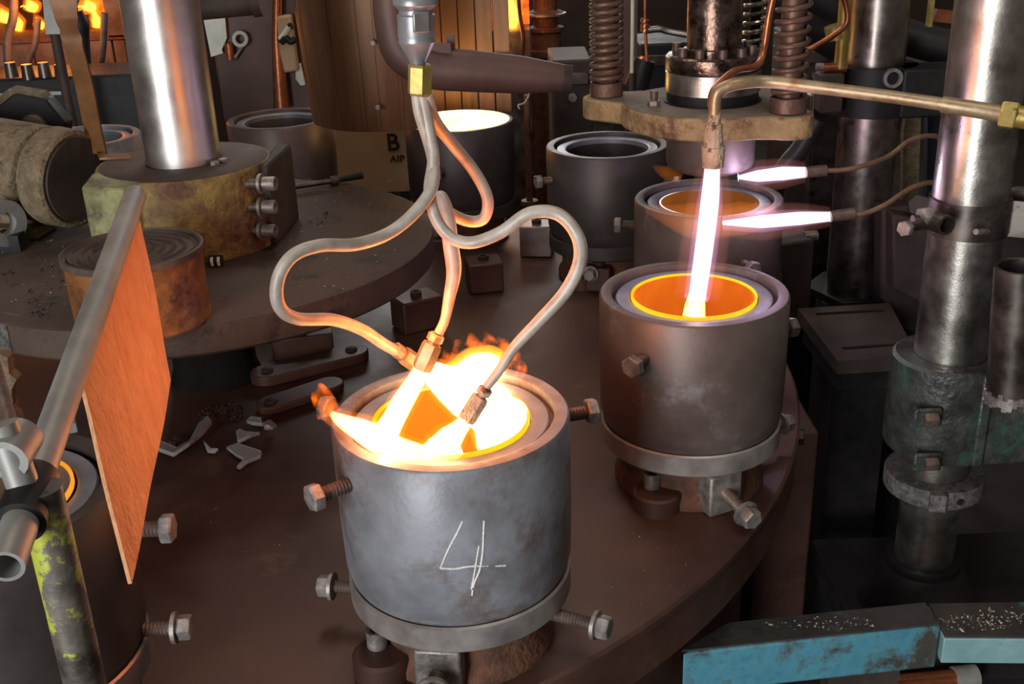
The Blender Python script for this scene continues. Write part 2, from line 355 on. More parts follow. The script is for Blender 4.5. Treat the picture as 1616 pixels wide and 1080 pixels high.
# ================================================================== MOULDS
ST = dict(p0=-89.0, p1=-58.378, p2=-27.877, p3=2.714, p4=32.283, p5=61.013, p6=90.733, p7=120.5)
CTR = {k: (CX + RP * cos(radians(a)), CY + RP * sin(radians(a))) for k, a in ST.items()}
HR, ZB, ZT = 0.15, 0.098, 0.331
def pol(c, ang, r, z): return V((c[0] + r * cos(radians(ang)), c[1] + r * sin(radians(ang)), z))
def mould(key, label, mb, mring, upper=(), lower=(), lug=None, block=None, simple=False, gin=None):
    c = CTR[key]; t = thing('glass_mould', label, 'mould', (c[0], c[1], 0), 'moulds around the turntable')
    C3 = (c[0], c[1], 0)
    MB().lathe([(0.100, 0.12), (0.100, ZT - 0.022), (0.127, ZT - 0.022), (0.131, ZT - 0.018), (0.131, ZT - 0.001), (0.1335, ZT), (0.147, ZT), (0.150, ZT - 0.004),
                (0.1500, 0.20), (0.1485, 0.135), (0.1445, 0.118), (0.138, 0.106), (0.138, 0.098), (0.05, 0.098), (0.05, 0.12), (0.100, 0.12)], C3, seg=96).build('mould_body', mb, t)
    MB().lathe([(0.1015, ZT - 0.0215), (0.1015, ZT - 0.010), (0.104, ZT - 0.0085), (0.1225, ZT - 0.0085), (0.1245, ZT - 0.011), (0.1245, ZT - 0.0215), (0.1015, ZT - 0.0215)], C3, seg=80).build('mould_insert', m_liner, t)
    MB().lathe([(0.141, 0.106), (0.141, 0.110), (0.1445, 0.1125), (0.1475, 0.110), (0.1475, 0.078), (0.145, 0.075), (0.06, 0.075), (0.06, 0.097), (0.1385, 0.097), (0.141, 0.106)], C3, seg=96).build('base_ring', mring, t)
    MB().lathe([(0, 0.076), (0.118, 0.076), (0.114, 0.03), (0.125, 0.012), (0.125, 0.0), (0, 0.0)], C3, seg=64).build('pedestal', m_rust, t)
    for (ang, z, ln) in upper: bolt(t, pol(c, ang, 0.1475, z), (cos(radians(ang)), sin(radians(ang)), 0), ln, 0.0095, 0.0175, 0.014, None, m_bolt)
    for (ang, z, ln) in lower: bolt(t, pol(c, ang, 0.145 if z > 0.07 else 0.112, z), (cos(radians(ang)), sin(radians(ang)), 0), ln, 0.009, 0.0155, 0.016, None, m_bolt, True)
    if lug:
        lx, ly = c[0] + lug[0], c[1] + lug[1]
        lg = MB().lathe([(0, 0.032), (0.034, 0.032), (0.038, 0.028), (0.038, 0.0), (0, 0)], (lx, ly, 0), seg=36).build('clamp_lug', m_table, t)
        MB().lathe([(0.0085, 0.031), (0.0085, 0.058), (0.0135, 0.058), (0.0135, 0.031), (0.0085, 0.031)], (lx - 0.006, ly + 0.012, 0), seg=20).build('hollow_pin', m_bolt, lg)
    if block:
        ang, ln = block[2], block[3]; d = V((cos(radians(ang)), sin(radians(ang)), 0)); rot = Matrix.Rotation(radians(ang), 3, 'Z')
        bc = V((c[0] + block[0], c[1] + block[1], 0.036))
        MB().box(bc, (0.040, 0.060, 0.072), rot).build('clamp_block', m_bolt, t, bevel=0.004)
        bolt(t, bc + d * 0.018, d + V((0, 0, -0.12)), ln, 0.011, 0.017, 0.018, m_boltdark, m_bolt, True)
    return t
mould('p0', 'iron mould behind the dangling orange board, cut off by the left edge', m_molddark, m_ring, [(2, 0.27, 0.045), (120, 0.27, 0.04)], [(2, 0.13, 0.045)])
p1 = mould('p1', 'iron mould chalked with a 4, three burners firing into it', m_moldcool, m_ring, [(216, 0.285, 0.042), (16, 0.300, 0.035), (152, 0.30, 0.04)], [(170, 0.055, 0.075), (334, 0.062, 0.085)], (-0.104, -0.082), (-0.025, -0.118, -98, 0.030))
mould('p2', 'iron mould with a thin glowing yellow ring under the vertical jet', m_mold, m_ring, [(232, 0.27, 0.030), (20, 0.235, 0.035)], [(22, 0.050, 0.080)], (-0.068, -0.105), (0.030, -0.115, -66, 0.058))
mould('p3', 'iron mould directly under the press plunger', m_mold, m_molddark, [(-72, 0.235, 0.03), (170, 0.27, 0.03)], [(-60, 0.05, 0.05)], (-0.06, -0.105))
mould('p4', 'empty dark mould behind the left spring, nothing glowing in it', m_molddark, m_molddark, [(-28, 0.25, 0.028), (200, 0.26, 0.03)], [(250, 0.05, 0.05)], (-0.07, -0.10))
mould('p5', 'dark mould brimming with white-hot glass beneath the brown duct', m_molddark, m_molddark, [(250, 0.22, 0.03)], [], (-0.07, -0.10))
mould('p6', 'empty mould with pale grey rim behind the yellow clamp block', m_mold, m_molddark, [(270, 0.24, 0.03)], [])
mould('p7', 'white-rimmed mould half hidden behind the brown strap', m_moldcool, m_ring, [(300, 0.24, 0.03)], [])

def glass_cup(key, label, gi, gr, zt, rin=0.0955, depth=0.17):
    c = CTR[key]; t = thing('molten_glass', label, 'glass', (c[0], c[1], 0.1), 'hot glass in the moulds')
    zb = zt - depth
    MB().lathe([(0, zb), (rin * 0.80, zb), (rin * 0.95, zb + 0.02), (rin, zb + 0.05), (rin, zt - 0.003)], (c[0], c[1], 0), seg=72).build('glass_wall', gi, t)
    MB().lathe([(rin, zt - 0.003), (rin + 0.0005, zt), (rin + 0.0040, zt), (rin + 0.0040, zt - 0.006), (rin, zt - 0.003)], (c[0], c[1], 0), seg=96).build('glass_lip', gr, t)
    return t
glass_cup('p1', 'orange glass glowing inside the mould chalked 4', g_bright, g_rim, ZT - 0.006)
glass_cup('p2', 'orange glass with bright yellow lip under the vertical jet', g_orange, g_rim, ZT - 0.005)
glass_cup('p3', 'dull orange glass below the press plunger', g_dull, g_dull, ZT - 0.010)
glass_cup('p0', 'grey cooling glass with orange lip beside the dangling board', g_grey, g_rimdim, ZT - 0.004, 0.094)
c = CTR['p5']
tag(MB().lathe([(0, 0.336), (0.08, 0.336), (0.125, 0.3345), (0.139, 0.3318), (0.132, 0.3315), (0.0985, 0.3275), (0.0985, 0.28), (0, 0.28)], (c[0], c[1], 0), seg=64).build('molten_glass', g_white, None, (c[0], c[1], 0.28)),
    'pool of white-hot glass filling the mould under the duct', 'glass', 'hot glass in the moulds')

# chalk figure on the front mould
ck = MB()
def stroke(pts, r):
    P = [on_cyl(px, py, CTR['p1'], 0.1500) for px, py in pts]
    full = spl(P, 10)
    seg = []
    for i, p in enumerate(full):
        keep = noise.noise(p * 160) > -0.56
        if keep: seg.append(p)
        if (not keep or i == len(full) - 1) and len(seg) > 1:
            ck.tube(seg, [r * (0.7 + 0.5 * abs(noise.noise(q * 300))) for q in seg], 6, True)
        if not keep: seg = []
stroke([(730, 823), (722, 840), (714, 855), (705, 873), (695, 897)], 0.0016)
stroke([(695, 897), (718, 898), (745, 894), (798, 893)], 0.0016)
stroke([(764, 822), (763, 845), (762, 870), (757, 900), (748, 922), (745, 940)], 0.0016)
stroke([(756, 862), (752, 885), (748, 910), (744, 930)], 0.0014)
part_label(ck.build('chalk_mark', m_chalk, p1), 'white chalk figure 4')

# ================================================================== COLUMN ON THE HUB
cl = thing('polished_post', 'thick polished steel post rising from the yellow clamp block', 'post', (CX, CY, 0.46))
MB().lathe([(0, 0.46), (0.071, 0.46), (0.071, 1.6), (0, 1.6)], (CX, CY, 0), seg=64).build('shaft', m_polish, cl)
for a in (-35, -20):
    MB().hexa(pol((CX, CY), a, 0.088, 0.4605), pol((CX, CY), a, 0.088, 0.468), 0.009).build('grub_screw', m_bolt, cl)
bk = thing('clamp_block', 'crusty yellow split clamp block gripping the polished post', 'clamp', (CX, CY, 0.30))
yb = MB().lathe([(0.072, 0.300), (0.170, 0.300), (0.172, 0.304), (0.168, 0.452), (0.164, 0.459), (0.072, 0.459), (0.072, 0.300)], (CX, CY, 0), seg=64)
yb.build('block_body', m_yellow, bk)
MB().lathe([(0.075, 0.4592), (0.160, 0.4592), (0.158, 0.4605), (0.075, 0.4605)], (CX, CY, 0), seg=64).build('sooty_top', m_hub, bk)
MB().prism([V((-0.766, 1.955, 0.30)), V((-0.680, 1.925, 0.30)), V((-0.655, 2.01, 0.30)), V((-0.70, 2.07, 0.30)), V((-0.78, 2.06, 0.30))], (0, 0, 0.160)).build('clamp_ear', m_yellowgreen, bk, bevel=0.006)
MB().prism([V((-0.466, 2.07, 0.30)), V((-0.450, 2.062, 0.30)), V((-0.436, 2.25, 0.30)), V((-0.470, 2.26, 0.30))], (0, 0, 0.158)).build('clamp_ear', m_soot, bk, bevel=0.006)
for py in (290, 327, 365):
    p = on_y(424, py, 2.03)
    d = V((1, -0.18, 0.02)).normalized()
    s_ = MB().lathe([(0, -0.01), (0.0135, -0.01), (0.0135, 0.012), (0.0125, 0.014), (0.0075, 0.014), (0.0075, 0.006), (0, 0.006)], p, d, 20).build('socket_screw', m_bolt, bk)
    MB().lathe([(0.0, -0.018), (0.019, -0.018), (0.019, -0.012), (0, -0.012)], p, d, 20).build('washer', m_bolt, s_)
    MB().lathe([(0, -0.055), (0.010, -0.055), (0.010, -0.01), (0, -0.01)], p, d, 14).build('screw_shank', m_boltdark, s_)

# tin can
TC = on_z(228, 503, 0.300); zt = on_y(217, 391, TC.y).z
tn = thing('tin_can', 'large rusty tin with ringed lid at the platform edge', 'tin', (TC.x, TC.y, 0.3))
rt = 0.1085
MB().lathe([(0, 0.3003), (rt, 0.3003), (rt, 0.304), (rt - 0.002, 0.308), (rt - 0.001, zt - 0.010), (rt - 0.004, zt - 0.009), (0, zt - 0.01)], (TC.x, TC.y, 0), seg=72).build('can_body', m_tin, tn)
prof = [(rt - 0.003, zt - 0.012), (rt + 0.0025, zt - 0.011), (rt + 0.003, zt), (rt - 0.001, zt + 0.001), (rt - 0.004, zt - 0.005)]
r = rt - 0.006
while r > 0.02:
    prof += [(r, zt - 0.006), (r - 0.004, zt - 0.002), (r - 0.008, zt - 0.006)]; r -= 0.017
prof += [(0, zt - 0.006)]
MB().lathe(prof, (TC.x, TC.y, 0), seg=72).build('ringed_lid', m_tinlid, tn)

hbolt = on_z(342, 420, 0.3003)
hs_ = thing('hub_stud', 'short black stud with pale ends on the platform right of the tin', 'stud', hbolt)
MB().cyl(hbolt + V((-0.012, 0, 0.010)), hbolt + V((0.012, 0.002, 0.010)), 0.010, None, 16).build('stud_body', m_black, hs_)
for sx in (-1, 1): MB().hexa(hbolt + V((sx * 0.006 - 0.002, -0.004, 0.0104)), hbolt + V((sx * 0.006 + 0.003, -0.004, 0.0104)), 0.0098).build('stud_nut', m_white, hs_)
# T handle rod lying on the hub
p_ = on_z(545, 285, 0.312)
th = thing('hand_reamer', 'thin dark rod with a collar lying across the platform edge', 'rod', p_)
MB().tube([on_z(452, 297, 0.312), on_z(530, 285, 0.312)], 0.006, 12).build('rod', m_darksteel, th)
MB().tube([on_z(521, 286, 0.312), on_z(533, 284, 0.312)], 0.011, 14).build('collar', m_boltdark, th)
MB().tube([on_z(530, 285, 0.312), on_z(572, 277, 0.314)], [0.0055, 0.008], 12).build('grip', m_black, th)

# ================================================================== MOTOR ON THE HUB
ma, mb_ = on_y(0, 262, 2.26), on_y(122, 284, 2.18)
ax = (mb_ - ma).normalized(); ma = ma - ax * 0.16; L = (mb_ - ma).length
mt = thing('motor', 'dust-caked round motor lying beside the yellow clamp block', 'motor', (ma.x * .4 + mb_.x * .6, ma.y * .4 + mb_.y * .6, 0.30))
R_ = 0.098
MB().lathe([(0, 0), (R_ * 0.97, 0), (R_, 0.01), (R_, L - 0.075), (R_ * .95, L - 0.072), (0, L - 0.072)], ma, ax, 64).build('casing', m_motor, mt)
MB().lathe([(0, L - 0.071), (R_ * 0.90, L - 0.071), (R_ * 0.90, L - 0.062), (0, L - 0.062)], ma, ax, 64).build('gap_ring', m_black, mt)
MB().lathe([(0, L - 0.061), (R_ * 1.0, L - 0.061), (R_ * 1.02, L - 0.055), (R_ * 1.0, L - 0.004), (R_ * 0.93, L), (R_ * .88, L - 0.004), (0, L - 0.004)], ma, ax, 64).build('end_cover', m_motor, mt)
MB().lathe([(0, L - 0.003), (R_ * .86, L - 0.003), (R_ * .84, L + 0.002), (0, L + 0.002)], ma, ax, 48).build('end_plate', m_soot, mt)
f0 = on_z(60, 372, 0.301)
MB().box((f0.x - 0.06, f0.y + 0.02, 0.313), (0.16, 0.09, 0.026), Matrix.Rotation(radians(-8), 3, 'Z')).build('foot', m_motor, mt, bevel=0.006)
MB().box((f0.x - 0.05, f0.y + 0.035, 0.335), (0.10, 0.05, 0.03), Matrix.Rotation(radians(-8), 3, 'Z')).build('foot_rib', m_motor, mt, bevel=0.006)
# pulley housing behind the motor
hp = on_y(42, 190, 2.45)
hs = thing('pulley_housing', 'black cornered pulley cover with a round boss behind the motor', 'cover', (hp.x, hp.y, 0.30))
poly = [V((hp.x + 0.085 * cos(t), hp.y, hp.z - 0.02 + 0.080 * sin(t))) for t in [radians(-40 + 47 * k) for k in range(6)]]
MB().prism(poly, (0.0, 0.05, 0)).build('cover_plate', m_black, hs, bevel=0.004)
poly2 = [p * 1.0 + V((-0.012, 0.008, 0.010)) for p in poly]
MB().prism(poly2, (0, 0.045, 0)).build('cover_edge', m_motor, hs)
MB().cyl(hp + V((0.018, -0.022, -0.012)), hp + V((0.018, 0.01, -0.012)), 0.026, 0.026, 24).build('boss', m_motor, hs)
MB().cyl(hp + V((0.024, -0.03, -0.014)), hp + V((0.024, -0.02, -0.014)), 0.012, 0.012, 18).build('shaft_end', m_black, hs)
MB().box((hp.x, hp.y + 0.03, 0.345), (0.12, 0.06, 0.09)).build('stand', m_black, hs)
wp = on_y(2, 250, 2.1)
wh = thing('spoked_handwheel', 'grey wheel rim cut by the left picture edge at the motor', 'wheel', (wp.x, wp.y, 0.3))
MB().lathe([(0.022, 0), (0.046, 0), (0.046, 0.02), (0.022, 0.02), (0.022, 0)], V((wp.x - 0.03, wp.y, 0.358)), V((1, -0.6, 0)), 32).build('rim', m_pipe, wh)
MB().box((wp.x - 0.02, wp.y + 0.01, 0.317), (0.05, 0.05, 0.034)).build('bracket', m_black, wh)

# flat brown strap
s0 = on_z(172, 240, 0.462)
strap = thing('steel_strap', 'flat brown steel strap twisted at its top, footed on the clamp block', 'strap', s0)
def ribbon(pts, widths, dirs, th_, name, m, parent):
    mb = MB(); n = len(pts)
    for i in range(n):
        p, w, d = V(pts[i]), widths[i] / 2, V(dirs[i]).normalized()
        tg = (V(pts[min(i + 1, n - 1)]) - V(pts[max(i - 1, 0)])).normalized(); nn = tg.cross(d).normalized() * th_ / 2
        mb.v += [p - d * w - nn, p + d * w - nn, p + d * w + nn, p - d * w + nn]
    for i in range(n - 1):
        a, b = 4 * i, 4 * i + 4
        for k in range(4): mb.f.append((a + k, a + (k + 1) % 4, b + (k + 1) % 4, b + k))
    mb.f += [(3, 2, 1, 0), tuple(4 * (n - 1) + k for k in range(4))]
    return mb.build(name, m, parent)
yq = s0.y
pts = [on_y(156, 243, yq), on_y(146, 200, yq), on_y(132, 130, yq), on_y(116, 72, yq), on_y(108, 44, yq + .01), on_y(104, 22, yq + .02), on_y(96, -20, yq + .02), on_y(80, -120, yq + .02)]
ribbon(spl(pts, 5), lerps([0.044, 0.044, 0.044, 0.042, 0.032, 0.050, 0.055, 0.055], 36), [V((1, lerps([-0.5, -0.45, -0.4, -0.3, 0.6, -0.2, 0.2, 0.2], 36)[i], 0)) for i in range(36)], 0.004, 'strap_blade', m_strap, strap)
ribbon([on_y(153, 240, yq), on_z(156, 248, 0.4625), on_z(205, 246, 0.4625)], [0.036] * 3, [(0.4, -1, 0)] * 3, 0.004, 'strap_foot', m_strap, strap)

# ================================================================== THREE-WAY BURNER
BY = 1.25
nut_t, nut_b = on_y(663, 101, BY), on_y(662, 150, BY)
bn = thing('triple_burner', 'hanging nickel fitting and brass nut with three looping burner tubes', 'burner', nut_b)
def q(px, py, y=BY): return on_y(px, py, y)
MB().tube([q(650, -160) + V((0, 0, 0.9)), q(650, -160), q(653, -60), q(655, -8)], 0.013, 18).build('feed_hose', m_rubber, bn)
a, b = q(655, -6), q(658, 66); d = (b - a).normalized(); L = (b - a).length
cp = MB().lathe([(0, 0), (0.0225, 0), (0.0245, 0.003), (0.0245, 0.008), (0.0205, 0.012), (0.0185, 0.014), (0.0185, 0.018), (0.0205, 0.020), (0.0205, L - 0.006), (0.0195, L - 0.003), (0.0205, L), (0, L)], a, d, 40).build('coupling', m_chrome, bn)
MB().lathe([(0, L), (0.0205, L), (0.0085, L + 0.022), (0.0085, L + 0.028), (0, L + 0.028)], a, d, 40).build('cone', m_chrome, bn)
vv = (EYE - (a + b) / 2); vv = (vv - d * vv.dot(d)).normalized()
vv = (vv - d.cross(vv) * 0.28).normalized()
MB().box((a + b) / 2 + vv * 0.0200 + d * 0.001, (0.019, 0.004, 0.022), Matrix((vv.cross(d), vv, d)).transposed()).build('wrench_flat', m_ring, cp, bevel=0.002)
MB().lathe([(0, 0), (0.0125, 0), (0.0140, 0.003), (0.0140, (nut_b - nut_t).length - 0.003), (0.0125, (nut_b - nut_t).length), (0, (nut_b - nut_t).length)], nut_t, nut_b - nut_t, 6).build('hex_nut', m_brass, bn, angle=20)
t1 = [q(658, 148), q(663, 180), q(676, 222), q(684, 258, 1.24), q(680, 300, 1.22), q(650, 340, 1.20), q(610, 370, 1.18), q(560, 386, 1.15), q(505, 388, 1.12), q(462, 404, 1.10), q(439, 440, 1.09), q(440, 482, 1.09), q(468, 503, 1.11), q(525, 505, 1.16), q(570, 520, 1.21), q(605, 543, 1.26), q(632, 558, 1.29)]
P = spl(t1, 8); MB().tube(P, 0.0072, 14).build('burner_tube', m_tube, bn)
t2 = [q(666, 148), q(676, 200), q(684, 250, 1.24), q(678, 300, 1.23), q(688, 345, 1.22), q(712, 375, 1.21), q(745, 383, 1.20), q(790, 367, 1.20), q(835, 337, 1.20), q(880, 338, 1.20), q(910, 370, 1.19), q(915, 412, 1.19), q(893, 460, 1.19), q(850, 508, 1.19), q(812, 548, 1.19), q(788, 585, 1.19), q(765, 615, 1.19)]
P = spl(t2, 8); MB().tube(P, lerps([.0072, .0072, .0072, .0072, .0075, .0078, .0078, .0065, .0055], len(P)), 14).build('burner_tube', m_tube, bn)
t3 = [q(673, 148), q(686, 190, 1.27), q(712, 225, 1.30), q(748, 270, 1.32), q(769, 312, 1.32), q(764, 344, 1.32), q(738, 349, 1.32), q(705, 333, 1.31), q(690, 316, 1.30), q(697, 312, 1.29), q(706, 340, 1.28), q(711, 385, 1.27), q(716, 428, 1.26), q(709, 470, 1.25), q(702, 505, 1.245), q(692, 527, 1.24)]
P = spl(t3, 8); MB().tube(P, lerps([.0072] * 9 + [.0085, .0095, .0095, .0075, .0060, .0060], len(P)), 14).build('burner_tube', m_tube, bn)
def nozzle(p0, p1, r, nm, m, nhex=True):
    p0, p1 = V(p0), V(p1); d = (p1 - p0); L = d.length; d.normalize()
    o = MB().hexa(p0 + d * L * 0.28, p1, r, 0.1).build(nm, m, bn, angle=20)
    MB().lathe([(0, 0), (r * .62, 0), (r * .8, 0.002), (r * .8, L * 0.2), (r * .55, L * .24), (r * .6, L * .3), (0, L * .3)], p0, d, 8).build('union_nut', m, o)
    return o
nA = (q(690, 527, 1.24), q(665, 583, 1.232)); nozzle(nA[0], nA[1], 0.0130, 'nozzle', m_brasspipe)
nB = (q(768, 612, 1.19), q(735, 664, 1.182)); nozzle(nB[0], nB[1], 0.0112, 'nozzle', m_crust)
nC = (q(622, 550, 1.28), q(668, 582, 1.315)); nozzle(nC[0], nC[1], 0.0120, 'nozzle', m_brasspipe)

# ---------------------------------------------------------------- flames of the three burners
def flame(label, paths, group='burner flames', loc=None):
    t = thing('flame', label, 'flame', loc, group)
    for (pts, rad, mname, nm) in paths:
        P = spl(pts, 7)
        MB().tube(P, lerps(rad, len(P)), 16, True, 1.0, 0.18, 34).build(nm, mname, t)
    return t
zf = ZT
A0 = nA[1]
fa = [A0, q(640, 628, 1.21), q(612, 680, 1.18), q(598, 694, 1.165)]
faL = [q(620, 690, 1.17), q(590, 690, 1.165), q(560, 675, 1.165), q(536, 662, 1.165), q(522, 652, 1.17)]
faR = [q(600, 690, 1.165), q(625, 706, 1.155), q(665, 717, 1.15), q(705, 719, 1.15), q(728, 711, 1.155)]
flame('white flame from the upper brass nozzle, splashing to the left rim', [
    (fa, [0.0105, 0.013, 0.016, 0.016], f_core, 'flame_core'), (faL, [0.018, 0.017, 0.012, 0.008, 0.003], f_core, 'flame_core'), (faR, [0.015, 0.014, 0.011, 0.010, 0.008], f_core, 'flame_core'),
    (fa, [0.014, 0.018, 0.023, 0.023], f_fringe, 'flame_fringe'), (faL + [q(515, 638, 1.17), q(506, 622, 1.17)], [0.024, 0.024, 0.018, 0.013, 0.012, 0.011, 0.003], f_fringe, 'flame_fringe'), (faR, [0.022, 0.020, 0.016, 0.015, 0.012], f_fringe, 'flame_fringe'),
    ([q(520, 655, 1.172), q(514, 640, 1.175), q(507, 622, 1.18), q(503, 606, 1.19)], [0.014, 0.014, 0.013, 0.004], f_tongue, 'flame_tongue'),
], loc=A0)
B0 = nB[1]
fb = [B0, q(712, 690, 1.17), q(690, 712, 1.16), q(668, 722, 1.155)]
flame('white flame from the lower drab nozzle along the front wall', [
    (fb, [0.0095, 0.016, 0.018, 0.012], f_core, 'flame_core'), (fb, [0.013, 0.022, 0.026, 0.018], f_fringe, 'flame_fringe'),
], loc=B0)
C0 = nC[1]
fc1 = [C0, q(700, 600, 1.325), q(735, 618, 1.32), q(765, 640, 1.30), q(785, 668, 1.28), q(786, 690, 1.25), q(770, 706, 1.22)]
fc2 = [q(705, 600, 1.33), q(730, 597, 1.335), q(752, 588, 1.34), q(774, 583, 1.345), q(792, 584, 1.35)]
fc3 = [q(800, 630, 1.27), q(818, 645, 1.26), q(824, 668, 1.245), q(812, 690, 1.22)]
tong = []
for (px, py, hgt, w) in ((705, 575, 24, .011), (724, 566, 30, .012), (745, 556, 30, .013), (768, 552, 28, .013), (790, 556, 24, .013), (806, 570, 26, .012), (818, 585, 16, .010)):
    tong.append(([q(px, py + 12, 1.345), q(px + 2, py - hgt * .4, 1.35), q(px - 3, py - hgt, 1.355)], [w * 1.2, w, 0.003], f_tongue, 'flame_tongue'))
flame('broad white flame boiling over the rear rim behind the nozzles', [
    (fc1, [0.012, 0.022, 0.032, 0.036, 0.034, 0.030, 0.018], f_core, 'flame_core'), (fc2, [0.016, 0.022, 0.024, 0.021, 0.012], f_core, 'flame_core'), (fc3, [0.006, 0.010, 0.010, 0.006], f_core, 'flame_core'),
    (fc1, [0.016, 0.028, 0.039, 0.043, 0.041, 0.037, 0.024], f_fringe, 'flame_fringe'), (fc2, [0.022, 0.031, 0.033, 0.031, 0.024], f_mid, 'flame_fringe'),
] + tong, loc=C0)

# ================================================================== VERTICAL JET AND ITS BRASS PIPE
JY = 1.60
jp = thing('jet_burner', 'brass pipe bent down into a crusty nozzle above the yellow ring', 'burner', q(1180, 130, JY))
P = spl([q(1128, 180, JY), q(1130, 152, JY), q(1140, 140, JY), q(1165, 132, JY), q(1210, 129, JY + .01), q(1290, 138, JY - .02), q(1400, 152, JY - .06), q(1490, 165, JY - .09)], 8)
MB().tube(P, 0.0090, 16).build('brass_pipe', m_brasspipe, jp)
MB().tube([q(1486, 164.5, JY - .09), q(1540, 173, JY - .11), q(1582, 180, JY - .12)], 0.0112, 18).build('pipe_sleeve', m_brasspipe, jp)
MB().hexa(q(1578, 180, JY - .12), q(1606, 184, JY - .13), 0.0190).build('hex_nut', m_brass, jp, angle=20)
MB().tube([q(1604, 184, JY - .13), q(1700, 198, JY - .16), q(1700, 198, JY - .16) + V((0.9, -0.27, -0.09))], 0.0150, 18).build('pipe_end', m_brass, jp)
nz = [(q(1129, 172, JY), q(1127, 196, JY), 0.0085, 0.0095), (q(1127, 195, JY), q(1126, 213, JY), 0.0128, 0.0128), (q(1126, 212, JY), q(1126, 232, JY), 0.0140, 0.0140), (q(1126, 231, JY), q(1125, 264, JY), 0.0175, 0.0155)]
for i, (a, b, r0, r1) in enumerate(nz):
    MB().cyl(a, b, r0, r1, 24).build('nozzle_tip' if i == 3 else 'nozzle_step', m_crust, jp, bevel=0.001)
tb_ = [q(1128, 185, JY), q(1122, 165, JY + .01), q(1128, 140, JY + .02), q(1160, 112, JY + .05), q(1195, 103, JY + .08), q(1206, 75, JY + .1), q(1213, 30, JY + .1), q(1222, -20, JY + .1), q(1225, -90, JY + .1)]
MB().tube(spl(tb_, 8), 0.0052, 12).build('pilot_tube', m_copper, jp)
def jet(label, pts, rad, fr, tail=None):
    t = thing('gas_jet', label, 'flame', pts[0], 'burner flames')
    P = spl(pts, 8)
    MB().tube(P, lerps(rad, len(P)), 20).build('flame_core', j_core, t)
    MB().tube(P, lerps(fr, len(P)), 20).build('flame_fringe', j_fringe, t)
    MB().tube(P, [x * 1.75 for x in lerps(fr, len(P))], 20).build('flame_haze', j_haze, t)
    if tail: MB().tube(spl(tail[0], 8), lerps(tail[1], 8 * (len(tail[0]) - 1) + 1), 18).build('flame_tail', tail[2], t)
    return t
j0, j1 = q(1124, 266, JY), q(1097, 497, 1.60)
jet('long violet-white jet shooting straight down into the yellow ring', [j0, q(1120, 320, JY), q(1110, 400, JY), q(1100, 470, JY)], [0.0115, 0.0140, 0.0140, 0.0135], [0.0130, 0.0200, 0.0215, 0.0205],
    ([q(1101, 460, JY), q(1097, 482, JY - .005), q(1095, 500, JY - .01)], [0.0120, 0.0160, 0.0180], j_warm))

# two thin side burners behind
def side(label, lab2, pts, noz, jpts, jr, jf):
    t = thing('pilot_burner', label, 'burner', pts[0], 'thin copper pilot burners')
    MB().tube(spl(pts, 8), 0.0048, 10).build('copper_tube', m_brown, t)
    MB().cyl(noz[0], noz[1], 0.0105, 0.0105, 16).build('nozzle', m_boltdark, t)
    jet(lab2, jpts, jr, jf)
side('upper thin copper pilot tube in front of the dark press column', 'upper short violet jet pointing left beside the plunger',
     [q(1484, 380, 2.355), q(1496, 240, 2.14), q(1480, 216, 2.08), q(1440, 220, 2.06), q(1400, 248, 2.04), q(1345, 266, 2.02), q(1300, 270, 2.02)], (q(1304, 269, 2.02), q(1272, 272, 2.02)),
     [q(1271, 272, 2.02), q(1235, 274, 2.03), q(1195, 278, 2.04), q(1165, 280, 2.05)], [0.0100, 0.0130, 0.0110, 0.004], [0.0115, 0.017, 0.018, 0.008])
side('lower thin copper pilot tube ending below the upper one', 'lower long violet jet pointing left across the mould rim',
     [q(1488, 400, 2.355), q(1500, 300, 2.1), q(1478, 288, 1.98), q(1440, 296, 1.96), q(1400, 322, 1.94), q(1365, 337, 1.93), q(1345, 338, 1.93)], (q(1348, 337, 1.93), q(1311, 342, 1.93)),
     [q(1310, 342, 1.93), q(1260, 345, 1.94), q(1200, 350, 1.95), q(1140, 352, 1.96)], [0.0090, 0.0125, 0.0120, 0.004], [0.0105, 0.017, 0.021, 0.014])
hz_ = thing('flame_wash', 'faint orange flame washing over the rim below the press plunger', 'flame', q(1100, 345, 2.0), 'burner flames')
MB().tube(spl([q(1225, 335, 2.0), q(1170, 345, 2.0), q(1090, 348, 2.0), q(1020, 330, 2.02)], 8), lerps([0.020, 0.036, 0.034, 0.010], 25), 18, True, 0.7, .15, 20).build('flame_body', j_orange, hz_)
hz_ = thing('flame_wash', 'orange flame puff escaping left of the press plunger', 'flame', q(1040, 270, 2.1), 'burner flames')
MB().tube(spl([q(1075, 282, 2.08), q(1050, 272, 2.09), q(1030, 262, 2.1)], 8), lerps([0.010, 0.014, 0.003], 17), 16, True, 1, .25, 30).build('flame_body', j_orange, hz_)

# ================================================================== PRESS HEAD
c3 = CTR['p3']; PZ = 0.527; PT = 0.042
ph = thing('glass_press', 'round press plunger with oily cylinder and tan crusted guide plate', 'press', (c3[0], c3[1], 0.39))
MB().lathe([(0, 0.392), (0.07, 0.392), (0.084, 0.400), (0.0875, 0.410), (0.0875, PZ - PT), (0, PZ - PT)], (c3[0], c3[1], 0), seg=64).build('plunger', m_mold, ph)
MB().lathe([(0, PZ - PT - 0.002), (0.118, PZ - PT - 0.002), (0.118, PZ - PT + 0.004), (0, PZ - PT + .004)], (c3[0], c3[1], 0), seg=64).build('plunger_flange', m_duct, ph)
SL, SR = on_z(957, 152, PZ), on_z(1243, 178, PZ)
pl = []
def arcpts(cx, cy, r, a0, a1, n): return [(cx + r * cos(radians(a0 + (a1 - a0) * i / n)), cy + r * sin(radians(a0 + (a1 - a0) * i / n))) for i in range(n + 1)]
angL = math.degrees(atan2(SL.y - c3[1], SL.x - c3[0])); angR = math.degrees(atan2(SR.y - c3[1], SR.x - c3[0]))
RPL = 0.178
